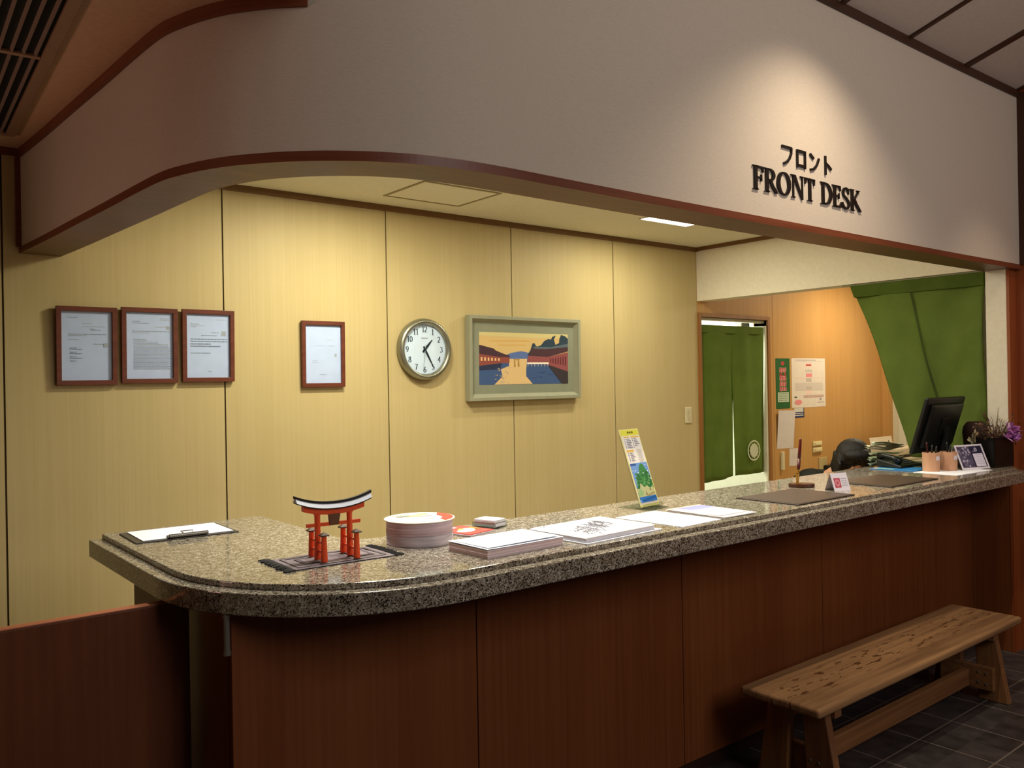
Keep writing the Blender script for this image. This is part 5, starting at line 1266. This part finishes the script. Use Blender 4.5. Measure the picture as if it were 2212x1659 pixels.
# ------------------------------------------------------------------ light
def area(name, loc, size, power, col, rot=(0, 0, 0), size_y=None, spread=None):
    l = bpy.data.lights.new(name, 'AREA'); l.energy = power; l.color = col; l.size = size
    if size_y: l.shape = 'RECTANGLE'; l.size_y = size_y
    if spread: l.spread = spread
    o = bpy.data.objects.new(name, l); COL.objects.link(o); o.location = loc; o.rotation_euler = rot; return o
def spot(name, loc, target, power, col, ang, blend=.5, r=.03):
    l = bpy.data.lights.new(name, 'SPOT'); l.energy = power; l.color = col; l.spot_size = math.radians(ang); l.spot_blend = blend; l.shadow_soft_size = r
    o = bpy.data.objects.new(name, l); COL.objects.link(o); o.location = loc
    d = Vector(target) - Vector(loc); o.rotation_euler = d.to_track_quat('-Z', 'Y').to_euler(); return o
YEL = (1, .945, .70); ORA = (1, .85, .60)
area('strip_light_left', (2.05, 3.34, 2.55), .42, 27, YEL, size_y=.07)
area('strip_light_right', (4.135, 3.53, 2.55), .42, 14.5, YEL, size_y=.07)
for x, p in ((1.25, 6), (1.95, 9), (2.9, 7), (3.9, 5)):
    area('counter_paper_fill', (x, 2.52, 2.555), .12, p, (1, .96, .88), spread=math.radians(95))  # added fill without fixtures, whitens the papers on the counter
area('counter_room_fill', (2.7, 2.75, 2.54), 2.2, 22.5, YEL, size_y=.25)  # added soft fill, evens out the light on the back wall
area('office_light', (6.95, 3.4, 2.5), .4, 27, ORA, size_y=.3)
area('corridor_light', (5.7, 5.0, 2.55), 1.2, 110, (.95, 1, .9))
# lobby
spot('sign_downlight', (3.08, 1.34, zs(1.34)-.03), (3.08, 1.41, 0), 105, (1, .82, .60), 110, .85, .03)
spot('right_downlight', (4.7, 1.1, 3.3), (4.8, 1.6, 0), 40, (1, .78, .54), 70, .6, .05)
area('lobby_fill', (2.3, -2.4, 3.3), 2.0, 74, (1, .91, .85), rot=(math.radians(48), 0, 0))
spot('lobby_ceiling_fill', (2.6, -1.6, .5), (3.9, .3, 3.6), 120, (1, .88, .82), 95, 1, .05)  # added fill from near the floor, lifts the sloping ceiling; no fixture there
spot('left_red_fill', (-1.3, 2.7, 1.5), (.8, 2.6, 2.45), 32, (1, .56, .44), 85, .8, .2)  # added reddish fill for the left fascia and tan ceiling, no fixture modelled
w = bpy.data.worlds.new('world'); w.use_nodes = True; sc.world = w
w.node_tree.nodes['Background'].inputs[0].default_value = (.5, .4, .36, 1); w.node_tree.nodes['Background'].inputs[1].default_value = .05
sc.view_settings.view_transform = 'Standard'; sc.view_settings.look = 'None'; sc.view_settings.exposure = 0; sc.view_settings.gamma = 1
try: sc.cycles.use_denoising = True
except Exception: pass
sc.cycles.max_bounces = 8; sc.cycles.caustics_reflective = False; sc.cycles.caustics_refractive = False; sc.cycles.sample_clamp_indirect = 4
